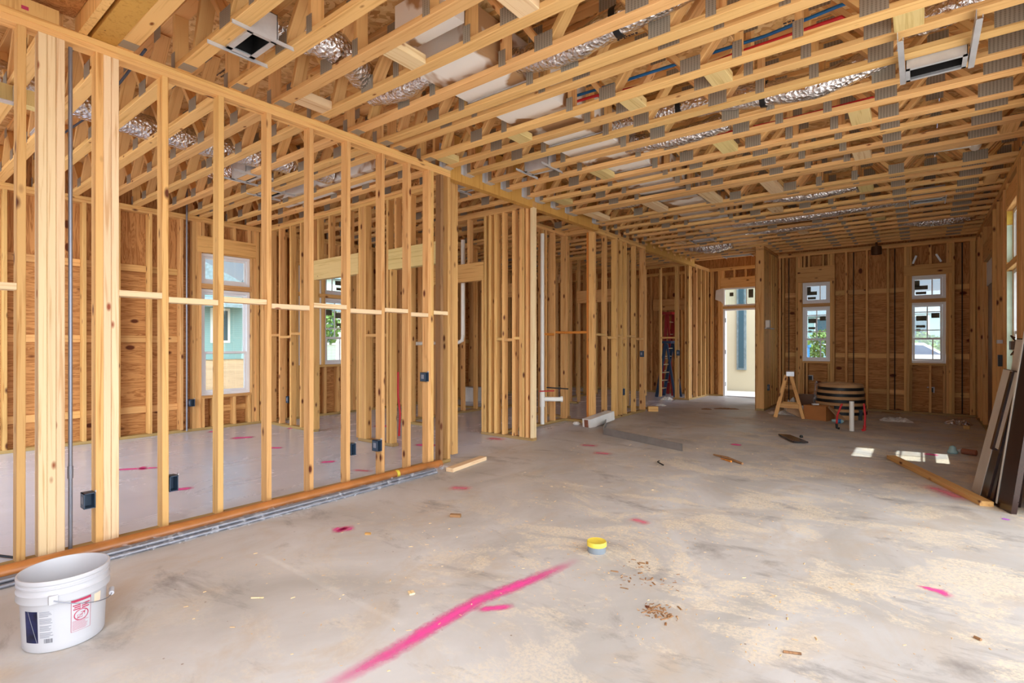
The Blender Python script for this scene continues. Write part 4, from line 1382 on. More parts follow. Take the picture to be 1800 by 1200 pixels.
dr = empty('door_1', (-3.2, 12.9, 0), 'open white entry doorway with hinges and glazed transom', 'door', kind='structure')
m = MB()
m.box((-3.684, 12.86, 0), (-3.64, 13.0, 2.068)).box((-2.782, 12.86, 0), (-2.742, 13.0, 2.068)).box((-3.64, 12.86, 2.03), (-2.782, 13.0, 2.068))
m.build('door_frame', 'vinyl', dr)
for z in (0.24, 1.0, 1.75):
    MB().box((-3.6399, 12.875, z), (-3.628, 12.895, z + 0.10)).build('hinge', 'blackplastic', dr)
MB().box((-3.64, 12.86, 0.0), (-2.782, 13.0, 0.018)).build('threshold', 'galv', dr)
sash('transom_sash', WE, dr, -3.684, -2.744, 2.132, 2.558, 0.03, 0.035, mun_q=(0.55, 0.78), stick=[(0.12, 0.22, 0.55, 0.80), (0.60, 0.72, 0.40, 0.95)])
m = MB()
m.add([(-3.84, 12.835, 2.52), (-3.66, 12.83, 2.56), (-3.66, 12.832, 2.15), (-3.72, 12.83, 2.24), (-3.86, 12.835, 2.30),
       (-3.84, 12.838, 2.52), (-3.66, 12.833, 2.56), (-3.66, 12.835, 2.15), (-3.72, 12.833, 2.24), (-3.86, 12.838, 2.30)],
      [(0, 1, 2, 3, 4), (9, 8, 7, 6, 5), (0, 5, 6, 1), (1, 6, 7, 2), (2, 7, 8, 3), (3, 8, 9, 4), (4, 9, 5, 0)])
tag(m.build('paper_flap', 'paper'), 'torn white paper flap at the corner of the entry transom', 'paper')

# ------------------------------------------------------------------ things on the floor
# white bucket
bx, by = -2.845, 0.575
bk = empty('bucket', (bx, by, 0), 'white plastic bucket with red warning label on the floor', 'bucket')
BH = 0.292


def rad(z):
    return 0.133 + 0.012 * z / BH


prof = [(0.0, 0.0), (0.122, 0.0), (0.130, 0.003), (0.1335, 0.010)]
prof += [(rad(z), z) for z in (0.03, 0.08, 0.14, 0.195)]
prof += [(0.1425, 0.198), (0.152, 0.200), (0.153, 0.204), (0.1505, 0.226), (0.1535, 0.232), (0.1505, 0.236), (0.1475, 0.240), (0.1475, 0.254), (0.1525, 0.257), (0.1525, 0.262), (0.148, 0.266),
         (0.148, 0.272), (0.1525, 0.276), (0.1535, 0.286), (0.151, BH), (0.147, BH), (0.1435, 0.284), (0.131, 0.012), (0.0, 0.008)]
MB().lathe((bx, by, 0), prof, 64).build('bucket_body', 'white_plastic', bk, smooth=True, base=(bx, by, 0))


def curved(name, a0, a1, z0, z1, mat, par, off=0.0008, n=14, mats=None, shapes=None):
    """patch on the bucket side between angles (degrees) and heights; shapes: extra (u0,u1,v0,v1,mat index) rectangles"""
    m = MB()
    for (u0, u1, v0, v1, mi, k) in ([(0, 1, 0, 1, 0, 0)] + (shapes or [])):
        if mi < 0:
            continue
        vs = []
        for i in range(n + 1):
            for v in (v0, v1):
                a = math.radians(a0 + (a1 - a0) * (u0 + (u1 - u0) * i / n))
                z = z0 + (z1 - z0) * v
                r = rad(z) + off + 0.0004 * k
                vs.append((bx + r * math.cos(a), by + r * math.sin(a), z))
        m.add(vs, [(2 * i, 2 * i + 2, 2 * i + 3, 2 * i + 1) for i in range(n)], mi)
    return m.build(name, mats or [mat], par)


# directions round the bucket: the camera looks along about -11 degrees
cam_a = math.degrees(math.atan2(-by, -bx))       # angle that faces the camera
a_w = cam_a + 22
rr = random.Random(3)
sh = []
for i in range(3):
    sh.append((0.02, 0.98, 0.995 - i * 0.0 - 0.10 * i - 0.075, 0.995 - 0.10 * i, 1 if i == 0 else -1, 1))
for i, wd in enumerate((0.84, 0.70, 0.80)):
    sh.append((0.5 - wd / 2, 0.5 - wd / 2 + wd * 0.45, 0.80 - 0.062 * i, 0.838 - 0.062 * i, 1, 1))
    sh.append((0.5 - wd / 2 + wd * 0.52, 0.5 + wd / 2, 0.80 - 0.062 * i, 0.838 - 0.062 * i, 1, 1))
for i in range(9):
    sh.append((0.06, 0.06 + 0.86 * rr.uniform(0.75, 1), 0.05 + 0.034 * i, 0.060 + 0.034 * i, 1, 1))
for e in ((0, 0.02, 0, 1), (0.98, 1, 0, 1), (0, 1, 0, 0.008), (0, 1, 0.992, 1)):
    sh.append(e + (1, 1))
wl_ = curved('warning_label', a_w - 14, a_w + 14, 0.062, 0.192, 'white_plastic', bk, shapes=sh, mats=['white_plastic', 'labelred', 'peach'])
# prohibition ring and the little bucket inside it
def on_bucket(u, z, k=0.0016):
    a = math.radians(u)
    r = rad(z) + k
    return (bx + r * math.cos(a), by + r * math.sin(a), z)


m = MB()
cz, ru, rz = 0.126, 10.5, 0.023
ring = lambda s, t: on_bucket(a_w + ru * s * math.cos(t), cz + rz * s * math.sin(t))
N = 40
vs = [ring(s, 2 * math.pi * i / N) for i in range(N) for s in (0.86, 1.0)]
m.add(vs, [(2 * i, 2 * ((i + 1) % N), 2 * ((i + 1) % N) + 1, 2 * i + 1) for i in range(N)])
for k in range(8):
    t0, t1 = -0.9 + 1.8 * k / 8, -0.9 + 1.8 * (k + 1) / 8
    m.add([on_bucket(a_w + ru * t0 * 0.72, cz - rz * (t0 * 0.72) * -1 + 0.0014), on_bucket(a_w + ru * t1 * 0.72, cz + rz * t1 * 0.72 + 0.0014),
           on_bucket(a_w + ru * t1 * 0.72, cz + rz * t1 * 0.72 - 0.0014), on_bucket(a_w + ru * t0 * 0.72, cz + rz * t0 * 0.72 - 0.0014)], [(0, 1, 2, 3)])
for (u0, u1, z0, z1) in ((-5.5, 1.5, -0.012, -0.010), (-5.5, -5.0, -0.012, 0.001), (1.0, 1.5, -0.012, 0.001), (-6, 2, 0.0, 0.0015), (-1, 4, 0.008, 0.010), (3.4, 5.2, 0.004, 0.009), (4.2, 4.8, -0.004, 0.004)):
    m.add([on_bucket(a_w + u0, cz + z0), on_bucket(a_w + u1, cz + z0), on_bucket(a_w + u1, cz + z1), on_bucket(a_w + u0, cz + z1)], [(0, 1, 2, 3)])
m.build('warning_sign', 'labelred', wl_)
a_p = cam_a - 48
pl_ = curved('picture_label', a_p - 10, a_p + 12, 0.045, 0.172, 'labelblue', bk)
m = MB()
for k in range(12):
    f0, f1 = k / 12, (k + 1) / 12
    m.add([on_bucket(a_p + 8 - 14 * f0 * -1 - 12, 0.172 - 0.127 * f0), on_bucket(a_p - 4 + 14 * f1, 0.172 - 0.127 * f1), on_bucket(a_p - 3 + 14 * f1, 0.172 - 0.127 * f1), on_bucket(a_p - 3 + 14 * f0, 0.172 - 0.127 * f0)], [(0, 1, 2, 3)])
m.build('pale_streak', 'print', pl_)
sh = [(0.05, 0.05 + rr.uniform(0.6, 0.92), i / 19 + 0.004, i / 19 + 0.03, 1, 1) for i in range(19) if i not in (4, 9, 14)]
curved('text_label', a_p + 14, a_p + 34, 0.065, 0.172, 'white_plastic', bk, shapes=sh, mats=['white_plastic', 'print'])
sh = [(u, u + rr.choice((0.02, 0.035, 0.05)), 0.15, 1, 1, 1) for u in [0.04 + 0.085 * i for i in range(11)]]
curved('barcode', a_p + 20, a_p + 33, 0.040, 0.060, 'white_plastic', bk, shapes=sh, mats=['white_plastic', 'printdark'])
curved('peach_sticker', a_w + 20, a_w + 33, 0.148, 0.186, 'peach', bk)
# wire handle with its plastic grip, hanging on the right-hand side
a_h = math.radians(cam_a - 12)
hp = V((bx + 0.156 * math.cos(a_h), by + 0.156 * math.sin(a_h), 0.216))
MB().box((hp.x - 0.016, hp.y - 0.016, 0.203), (hp.x + 0.004, hp.y + 0.012, 0.236)).build('handle_lug', 'white_plastic', bk)
pts = []
for i in range(15):
    f = i / 14
    a = a_h + math.radians(88) * f
    r = 0.160 + 0.014 * math.sin(f * math.pi)
    pts.append((bx + r * math.cos(a), by + r * math.sin(a), 0.216 - 0.066 * math.sin(f * math.pi / 2)))
hd = MB().tube(pts, 0.0019, 8).build('wire_handle', 'steel', bk, smooth=True)
g0, g1 = V(pts[-1]), V((bx + 0.158 * math.cos(a_h + 1.75), by + 0.158 * math.sin(a_h + 1.75), 0.155))
MB().tube([g0 - (g1 - g0) * 0.15, g1], 0.0095, 12).build('grip', 'white_plastic', hd, smooth=True)

# yellow-lidded tin
tn = empty('round_tin', (-1.513, 2.755, 0), 'small round tin with yellow lid on the pink floor line', 'tin')
MB().lathe((-1.513, 2.755, 0), [(0, 0), (0.052, 0), (0.054, 0.004), (0.054, 0.040), (0, 0.040)], 36).build('tin_body', 'greyblue', tn, smooth=True)
MB().lathe((-1.513, 2.755, 0.038), [(0.0545, 0), (0.058, 0), (0.058, 0.022), (0.055, 0.026), (0.050, 0.024), (0, 0.024)], 36).build('lid', 'yellow', tn, smooth=True)

# orange pipe and the wrapped conduit bundle along the plate
op = empty('long_pipe', (-3.745, 1.9, 0), 'long orange-brown pipe lying along the stud wall plate', 'pipe')
pts = [(-3.772 + 0.012 * math.sin(y * 1.7), y, 0.040) for y in [0.1 + 0.119 * i for i in range(31)]]
MB().tube(pts, 0.040, 18).build('pipe_body', 'orange', op, smooth=True)
MB().tube([(-3.775, 3.10, 0.040), (-3.775, 3.13, 0.040)], 0.0408, 18).build('yellow_tag', 'yellow', op, smooth=True)
cb = empty('conduit_bundle', (-3.65, 1.9, 0), 'bundle of grey conduits in clear plastic along the orange pipe', 'conduit bundle')
for i, (dx, dz) in enumerate(((0, 0.013), (0.027, 0.013), (0.054, 0.013), (0.014, 0.036), (0.041, 0.036))):
    pts = [(-3.690 + dx + 0.010 * math.sin(y * 1.1 + 0.4) + 0.022 * (y - 1.8) / 3, y, dz) for y in [0.15 + 0.115 * k for k in range(30)]]
    MB().tube(pts, 0.012, 10).build('conduit', 'steel', cb, smooth=True)
m = MB()
N = 80
rw = random.Random(5)
vs = []
for k in range(N + 1):
    y = 0.8 + 2.85 * k / N
    xc = -3.663 + 0.010 * math.sin(y * 1.1 + 0.4) + 0.022 * (y - 1.8) / 3
    for j in range(9):
        a = math.pi * j / 8
        vs.append((xc + 0.052 * math.cos(a) * rw.uniform(0.9, 1.25), y + rw.uniform(-0.01, 0.01), 0.003 + 0.052 * math.sin(a) * rw.uniform(0.92, 1.2)))
m.add(vs, [(k * 9 + j, k * 9 + j + 1, (k + 1) * 9 + j + 1, (k + 1) * 9 + j) for k in range(N) for j in range(8)])
m.build('plastic_wrap', 'film', cb, smooth=True)


def plank(name, a, b, w, t, mat, label, cat='board', flatw=True, z=0.0):
    d = V((b[0] - a[0], b[1] - a[1], 0))
    wd = V((0, 0, 1)).cross(d)
    o = board(name, (a[0], a[1], z + t / 2), (b[0], b[1], z + t / 2), w, t, wd, mat)
    return tag(o, label, cat)


plank('wood_offcut', (-3.575, 3.60), (-3.67, 4.20), 0.085, 0.038, 'pale', 'pale offcut lying at the end of the conduit bundle', 'offcut')
plank('floor_plank', (-0.24, 6.93), (0.40, 5.345), 0.089, 0.038, 'pine', 'long timber stud lying on the floor against the dark door', 'timber')
plank('wood_offcut', (-2.575, 2.705), (-2.64, 2.665), 0.03, 0.022, 'dark', 'small dark offcut on the floor in the sawdust', 'offcut')
plank('wood_offcut', (-1.995, 1.735), (-1.965, 1.72), 0.028, 0.008, 'pale', 'tiny pale wood chip beside the pink line', 'wood chip')
plank('wood_offcut', (0.50, 10.04), (0.57, 10.03), 0.06, 0.05, 'pine', 'little wood block on the floor near the far corner', 'offcut')
plank('wood_offcut', (-2.83, 2.08 + 0.0), (-2.80, 2.10), 0.02, 0.012, 'pine', 'small chip on the clean floor before the stud wall', 'wood chip')
plank('wood_offcut', (-3.95, 9.12), (-3.80, 9.22), 0.10, 0.09, 'pine', 'wood block standing at the end of the pantry wall', 'offcut')
plank('dark_stick', (-0.54, 11.52), (-0.28, 11.45), 0.03, 0.02, 'dark', 'dark stick on the floor below the far wall', 'stick')

# bent flashing strip
m = MB()
path = [V((-3.80, 7.20, 0)), V((-3.60, 6.80, 0)), V((-3.47, 6.50, 0)), V((-3.40, 6.38, 0)), V((-3.28, 6.33, 0)), V((-2.75, 6.14, 0)), V((-2.16, 5.93, 0))]
hts = [0.085, 0.09, 0.095, 0.095, 0.095, 0.09, 0.085]
vs = []
for p, h in zip(path, hts):
    vs += [p + V((0, 0, 0.002)), p + V((-0.01, 0.02, h)), p + V((0.012, 0.004, 0.002)), p + V((0.002, 0.024, h))]
fs = []
for i in range(len(path) - 1):
    a, b = 4 * i, 4 * i + 4
    fs += [(a, b, b + 1, a + 1), (a + 2, a + 3, b + 3, b + 2), (a + 1, b + 1, b + 3, a + 3), (a, a + 2, b + 2, b)]
m.add(vs, fs)
tag(m.build('flashing_strip', 'flash'), 'bent metal flashing strip lying on edge on the floor', 'metal strip')

# white carton leaning on the flashing
wb = empty('white_carton', (-3.85, 7.0, 0), 'white carton lying against the pantry wall corner post', 'box')
Rz = Matrix.Rotation(math.radians(-6), 3, 'Z') @ Matrix.Rotation(math.radians(6), 3, 'X')
MB().box((-3.935, 6.78, 0.02), (-3.79, 7.42, 0.155), rot=Rz).build('carton_body', 'paper', wb)
MB().box((-3.90, 6.776, 0.03), (-3.83, 6.7785, 0.145), rot=Rz, piv=(-3.8625, 7.1, 0.0875)).build('side_label', 'cup', wb)
m = MB().lathe((-4.15, 6.92, 0), [(0.0, 0.0), (0.05, 0.002), (0.062, 0.02), (0.04, 0.045), (0.0, 0.05)], 9)
tag(m.build('crumpled_paper', 'paper'), 'crumpled white paper by the plumbing wall', 'paper')

# wooden step ladder seen from its side
sl = empty('step_ladder', (-1.73, 9.9, 0), 'small wooden step ladder by the wing wall', 'step ladder')
for y, dx in ((9.72, 0.0), (10.04, -0.055)):
    board('rail', (-1.925 + dx, y - 0.03, 0.0), (-1.765 + dx, y + 0.0, 0.70), 0.06, 0.022, (1, 0, 0), 'pine', sl)
    board('rail', (-1.515 + dx, y + 0.03, 0.0), (-1.69 + dx, y + 0.0, 0.70), 0.05, 0.022, (1, 0, 0), 'pine', sl)
    board('brace', (-1.86 + dx, y - 0.016, 0.205), (-1.575 + dx, y - 0.016, 0.205), 0.075, 0.016, (0, 0, 1), 'pine', sl)
for x, z in ((-1.86, 0.24), (-1.80, 0.50)):
    board('step', (x, 9.74, z), (x - 0.05, 10.02, z), 0.09, 0.02, (1, 0, 0), 'pine', sl)
MB().box((-1.785, 9.68, 0.70), (-1.67, 10.06, 0.775), rot=Matrix.Rotation(math.radians(9), 3, 'Z')).build('top_cap', 'galv', sl)

# coil of tan bundles held with black straps, in torn plastic
cw = empty('wrapped_coil', (-1.06, 10.36, 0), 'round tan coil bound with black straps behind the pipe stub', 'coil')
pr = []
for i in range(5):
    z0 = 0.07 + 0.10 * i
    r = 0.375 - 0.012 * i
    pr += [(r - 0.012, z0), (r, z0 + 0.012), (r, z0 + 0.088), (r - 0.012, z0 + 0.10)]
MB().lathe((-1.06, 10.36, 0), [(0.0, 0.0), (0.35, 0.0), (0.365, 0.06)] + pr + [(0.22, 0.585), (0.20, 0.40), (0.0, 0.40)], 40).build('coil_body', 'tan', cw, smooth=True, base=(-1.06, 10.36, 0))
for i in range(5):
    z0 = 0.075 + 0.098 * i
    r = 0.381 - 0.012 * i
    MB().lathe((-1.06, 10.36, z0), [(r - 0.03, 0), (r, 0.002), (r, 0.050), (r - 0.03, 0.052)], 40).build('black_strap', 'blackplastic', cw, smooth=True)
for a in (-0.9, 0.9):
    ca, sa = math.cos(a - 1.57), math.sin(a - 1.57)
    MB().box((-1.06 + 0.385 * ca - 0.03, 10.36 + 0.385 * sa - 0.006, 0.0), (-1.06 + 0.385 * ca + 0.03, 10.36 + 0.385 * sa + 0.006, 0.17)).build('black_strap', 'blackplastic', cw)
m = MB()
rw = random.Random(9)
vs = []
for k in range(13):
    for j in range(12):
        a = math.pi * 0.95 + 0.75 * k / 12
        r = 0.388 - 0.05 * j / 11 + rw.uniform(0, 0.035)
        vs.append((-1.06 + r * math.cos(a), 10.36 + r * math.sin(a), 0.15 + 0.45 * j / 11))
m.add(vs, [(k * 12 + j, k * 12 + j + 1, (k + 1) * 12 + j + 1, (k + 1) * 12 + j) for k in range(12) for j in range(11)])
m.build('plastic_wrap', 'film', cw)

# cartons and rubbish beside the ladder
cx = empty('cardboard_box', (-1.31, 9.85, 0), 'open brown cardboard box in front of the strapped coil', 'box')
Rz = Matrix.Rotation(math.radians(-20), 3, 'Z')
P0 = (-1.31, 9.84, 0)
m = MB()
m.box((-1.49, 9.72, 0.0), (-1.13, 9.728, 0.23), rot=Rz, piv=P0).box((-1.49, 9.96, 0.0), (-1.13, 9.968, 0.23), rot=Rz, piv=P0)
m.box((-1.49, 9.728, 0.0), (-1.482, 9.96, 0.23), rot=Rz, piv=P0).box((-1.138, 9.728, 0.0), (-1.13, 9.96, 0.23), rot=Rz, piv=P0).box((-1.482, 9.728, 0.0), (-1.138, 9.96, 0.006), rot=Rz, piv=P0)
m.build('box_body', 'carton', cx)
m = MB()
m.add([(-1.15, 9.60, 0.23), (-1.16, 9.84, 0.235), (-0.93, 9.80, 0.035), (-0.96, 9.56, 0.02), (-1.148, 9.604, 0.236), (-1.158, 9.844, 0.241), (-0.928, 9.804, 0.041), (-0.958, 9.564, 0.026)],
      [(0, 1, 2, 3), (7, 6, 5, 4), (0, 4, 5, 1), (1, 5, 6, 2), (2, 6, 7, 3), (3, 7, 4, 0)])
m.build('flap', 'carton_in', cx)
MB().box((-1.40, 9.80, 0.235), (-1.31, 9.86, 0.26), rot=Matrix.Rotation(0.5, 3, 'Z')).build('cable_scrap', 'paper', cx)
m = MB()
m.box((-1.80, 9.98, 0.02), (-1.53, 10.0, 0.17), rot=Matrix.Rotation(math.radians(24), 3, 'Y') @ Matrix.Rotation(math.radians(-30), 3, 'X'))
tag(m.build('cardboard_box', 'carton_in'), 'collapsed cardboard under the step ladder', 'box')
m = MB()
m.box((-1.72, 10.4, 0.10), (-1.46, 10.65, 0.34))
tag(m.build('dark_crate', 'brownmetal', base=(-1.5, 10.5, 0)), 'dark box behind the step ladder', 'box')
MB()
m = MB().box((-1.76, 10.38, 0.0), (-1.45, 10.68, 0.099))
tag(m.build('cardboard_box', 'carton'), 'low carton under the dark box behind the ladder', 'box')


def crumple(name, c, sx, sy, h, mat, label, cat, seed=1, rz=0.0):
    r_ = random.Random(seed)
    m = MB()
    nx, ny = 14, 9
    ca, sa = math.cos(rz), math.sin(rz)
    vs = []
    for lay in (1, 0):
        for i in range(nx):
            for j in range(ny):
                u, v = i / (nx - 1) * 2 - 1, j / (ny - 1) * 2 - 1
                e = max(0.0, 1 - (abs(u) ** 3 + abs(v) ** 3))
                X, Y = u * sx * r_.uniform(0.86, 1.08), v * sy * r_.uniform(0.8, 1.1)
                z = (0.006 + h * e * r_.uniform(0.35, 1.0)) if lay else 0.001
                vs.append((c[0] + X * ca - Y * sa, c[1] + X * sa + Y * ca, z))
    N = nx * ny
    fs = []
    for i in range(nx - 1):
        for j in range(ny - 1):
            a = i * ny + j
            fs.append((a, a + ny, a + ny + 1, a + 1))
            fs.append((N + a, N + a + 1, N + a + ny + 1, N + a + ny))
    for i in range(nx - 1):
        a, b = i * ny, (i + 1) * ny
        fs.append((a, N + a, N + b, b))
        a, b = i * ny + ny - 1, (i + 1) * ny + ny - 1
        fs.append((a, b, N + b, N + a))
    for j in range(ny - 1):
        fs.append((j, j + 1, N + j + 1, N + j))
        a = (nx - 1) * ny + j
        fs.append((a, N + a, N + a + 1, a + 1))
    m.add(vs, fs)
    return tag(m.build(name, mat), label, cat)


crumple('plastic_bag', (-0.30, 10.38), 0.21, 0.12, 0.07, 'paper', 'flattened white bag on the floor before the far wall', 'bag', 2, 0.1)
crumple('plastic_bag', (0.46, 10.55), 0.16, 0.12, 0.08, 'foil', 'shiny crumpled wrapper on the floor near the far corner', 'wrapper', 4, -0.2)
crumple('paper_scrap', (-1.95, 10.25), 0.20, 0.16, 0.06, 'paper', 'white paper scraps spread behind the step ladder', 'paper', 6, 0.4)
crumple('paper_scrap', (-1.82, 10.62), 0.15, 0.12, 0.28, 'paper', 'white heap of paper against the wing wall side', 'paper', 8, 0.1)
crumple('paper_scrap', (-1.62, 10.18), 0.14, 0.08, 0.20, 'paper', 'crumpled white sheet through the ladder legs', 'paper', 18, 0.1)
crumple('white_rag', (-4.42, 11.25), 0.13, 0.10, 0.08, 'paper', 'white rag on the floor in front of the ladders', 'rag', 10, 0.2)
crumple('wood_debris', (-2.90, 10.33), 0.22, 0.05, 0.02, 'dark', 'dark wood slivers on the floor before the entry', 'debris', 12, 0.5)
crumple('wood_debris', (-3.18, 10.05), 0.09, 0.04, 0.015, 'dark', 'short dark sliver toward the foyer opening', 'debris', 13, 0.4)
crumple('wood_debris', (-4.1, 10.1), 0.10, 0.05, 0.03, 'paper', 'pale scraps on the floor in the foyer opening', 'debris', 16, 0.1)

# pipe stubs out of the slab
pv = MB().tube([(-0.765, 8.83, 0.0), (-0.765, 8.83, 0.42)], 0.030, 18).build('pipe_stub', 'pvc', smooth=True)
tag(pv, 'white pipe stub standing out of the slab between red tubes', 'pipe')
rt = empty('tube_stub', (-0.93, 8.88, 0), 'leaning red tube stub on the step ladder side of the white pipe', 'water tube', 'red tube stubs')
MB().tube([(-0.955, 8.88, 0.06), (-0.945, 8.88, 0.20), (-0.90, 8.88, 0.34), (-0.885, 8.88, 0.37)], 0.013, 10).build('tube', 'red', rt, smooth=True)
MB().tube([(-0.915, 8.88, 0.012), (-0.95, 8.88, 0.018), (-0.955, 8.88, 0.08)], 0.017, 10).build('base_sleeve', 'blackplastic', rt, smooth=True)
rt = empty('tube_stub', (-0.62, 8.9, 0), 'upright red tube stub on the corner side of the white pipe', 'water tube', 'red tube stubs')
MB().tube([(-0.615, 8.90, 0.05), (-0.61, 8.90, 0.22), (-0.625, 8.90, 0.39)], 0.013, 10).build('tube', 'red', rt, smooth=True)
MB().tube([(-0.65, 8.90, 0.012), (-0.62, 8.90, 0.02), (-0.615, 8.90, 0.08)], 0.020, 10).build('base_sleeve', 'red', rt, smooth=True)
bt = empty('plastic_bottle', (-1.03, 9.55, 0), 'small clear blue bottle lying by the cardboard flap', 'bottle')
MB().tube([(-1.09, 9.55, 0.035), (-1.02, 9.55, 0.035), (-0.955, 9.55, 0.035), (-0.93, 9.55, 0.035)], [0.02, 0.034, 0.034, 0.012], 12).build('bottle_body', 'bottle', bt, smooth=True)
MB().tube([(-1.0, 9.55, 0.035), (-0.965, 9.55, 0.035)], 0.0345, 12).build('bottle_label', 'blue', bt, smooth=True)
bt = empty('plastic_bottle', (0.29, 7.69, 0), 'crushed clear bottle on the floor by the sunlit patch', 'bottle')
MB().lathe((0.29, 7.69, 0), [(0, 0), (0.045, 0.002), (0.05, 0.02), (0.034, 0.05), (0.03, 0.075), (0.012, 0.09), (0, 0.09)], 14).build('bottle_body', 'bottle', bt, smooth=True)
cu = empty('drink_can', (0.42, 7.71, 0), 'brown can lying on the floor by the leaning door', 'can')
MB().tube([(0.37, 7.73, 0.033), (0.375, 7.728, 0.033), (0.49, 7.68, 0.033), (0.495, 7.678, 0.033)], [0.026, 0.032, 0.032, 0.026], 16).build('can_body', 'cup', cu, smooth=True)
MB().tube([(0.33, 7.745, 0.03), (0.366, 7.731, 0.032)], [0.014, 0.024], 10).build('crushed_end', 'pale_film', cu, smooth=True)

# flat dark panel and little things on the floor
m = MB()
m.add([(-1.50, 7.735, 0.012), (-1.36, 7.75, 0.012), (-1.085, 7.33, 0.012), (-1.245, 7.265, 0.012), (-1.50, 7.735, 0.030), (-1.36, 7.75, 0.030), (-1.085, 7.33, 0.030), (-1.245, 7.265, 0.030)],
      [(3, 2, 1, 0), (4, 5, 6, 7), (0, 1, 5, 4), (1, 2, 6, 5), (2, 3, 7, 6), (3, 0, 4, 7)])
m.box((-1.30, 7.45, 0.0), (-1.28, 7.47, 0.0119))
tag(m.build('floor_board', 'espresso'), 'flat dark panel lying on the floor in mid room', 'panel')
m = MB().lathe((-1.205, 7.60, 0.0305), [(0.0, 0), (0.02, 0.0), (0.022, 0.012), (0.015, 0.03), (0.0, 0.03)], 8)
tag(m.build('black_fitting', 'blackplastic'), 'tiny black fitting on the flat dark panel', 'fitting')
m = MB()
m.tube([(-1.80, 5.93, 0.01), (-1.62, 5.82, 0.016), (-1.43, 5.66, 0.01)], [0.008, 0.016, 0.012], 8)
tag(m.build('splintered_stick', 'dark'), 'splintered dark stick with reddish edge on the floor', 'stick')
m = MB()
m.tube([(-1.68, 5.79, 0.007), (-1.55, 5.70, 0.009)], [0.005, 0.011], 8)
tag(m.build('wood_splinter', 'rust'), 'reddish splinter beside the dark stick', 'stick')
pipe('bent_nail', [(-2.16, 5.28, 0.006), (-2.13, 5.16, 0.02), (-2.05, 5.12, 0.006)], 0.006, 'blackplastic', 'bent dark scrap on the floor past the flashing', 'scrap')
pipe('wood_splinter', [(-2.55, 1.215, 0.004), (-2.50, 1.25, 0.006)], 0.0035, 'pale', 'pale splinter on the bare floor in front', 'wood chip')
pipe('wood_splinter', [(-0.43, 2.31, 0.004), (-0.37, 2.335, 0.005)], 0.005, 'dark', 'dark splinter near the lower edge, in thin sawdust', 'wood chip')
pipe('wood_splinter', [(0.18, 2.92, 0.004), (0.20, 2.905, 0.005)], 0.006, 'dark', 'short dark splinter toward the lower corner', 'wood chip')
pipe('cable', [(-4.9, 0.45, 0.01), (-4.3, 0.50, 0.012), (-4.05, 0.62, 0.01)], 0.007, 'blackplastic', 'black cable end on the side room floor', 'cable')

# shavings and chips: one uncountable scatter
rs_ = random.Random(21)
m = MB()


def chip(x, y, s):
    a = rs_.uniform(0, 6.28)
    ln, wd_, h = s * rs_.uniform(0.6, 2.2), s * rs_.uniform(0.3, 0.7), s * rs_.uniform(0.25, 0.6)
    ca, sa = math.cos(a), math.sin(a)
    P = lambda u, v, z: (x + u * ca - v * sa, y + u * sa + v * ca, z)
    m.add([P(-ln, -wd_, 0.0005), P(ln, -wd_, 0.0005), P(ln, wd_, 0.0005), P(-ln, wd_, 0.0005), P(-ln * .8, -wd_ * .5, h), P(ln * .8, -wd_ * .5, h * 0.7), P(ln * .8, wd_ * .5, h), P(-ln * .8, wd_ * .5, h)],
          [(0, 3, 2, 1), (4, 5, 6, 7), (0, 1, 5, 4), (1, 2, 6, 5), (2, 3, 7, 6), (3, 0, 4, 7)])


for _ in range(1500):
    x, y = rs_.uniform(-3.3, 0.6), rs_.uniform(0.9, 9.5)
    chip(x, y, rs_.choice((0.0025, 0.003, 0.004, 0.006)))
for _ in range(260):
    x, y = rs_.gauss(-1.1, 0.5), rs_.gauss(2.9, 0.5)
    chip(x, y, 0.004)
tag(m.build('wood_shavings', 'sawdust', base=(0, 0, 0)), 'pale sawdust crumbs and shavings scattered over the main floor', 'shavings', kind='stuff')
m = MB()
for cx_, cy_, n_, sp in ((-0.95, 2.32, 60, 0.045), (-1.17, 2.55, 22, 0.06), (-1.21, 2.70, 14, 0.05), (-1.0, 2.62, 10, 0.04)):
    for _ in range(n_):
        chip(rs_.gauss(cx_, sp), rs_.gauss(cy_, sp * 0.8), rs_.choice((0.005, 0.007, 0.010)))
tag(m.build('bark_crumbs', 'dark', base=(0, 0, 0)), 'brown crumbs in a small heap on the floor past the pink line', 'crumbs', kind='stuff')


# sprayed layout marks
def spray(pts, w, mat='pinkp', label='', par=None):
    """a stroke on the slab through points (x, y)"""
    m = MB()
    P = [V((a, b, 0.0012)) for a, b in pts]
    w = [q * 1.2 for q in w] if isinstance(w, (list, tuple)) else w * 1.2
    vs, uv = [], []
    tot = sum((P[i + 1] - P[i]).length for i in range(len(P) - 1))
    acc = 0
    for i, p in enumerate(P):
        d = (P[min(i + 1, len(P) - 1)] - P[max(i - 1, 0)]).normalized()
        n = V((-d.y, d.x, 0))
        ww = w[i] if isinstance(w, (list, tuple)) else w
        if i:
            acc += (p - P[i - 1]).length
        vs += [p - n * ww, p + n * ww]
        uv += [(acc / tot, 0), (acc / tot, 1)]
    m.add(vs, [(2 * i, 2 * i + 2, 2 * i + 3, 2 * i + 1) for i in range(len(P) - 1)])
    o = m.build('paint_mark', mat, fl)
    ul = o.data.uv_layers.new(name='UVMap')
    for lp in o.data.loops:
        ul.data[lp.index].uv = uv[lp.vertex_index]
    o['label'] = label
    return o


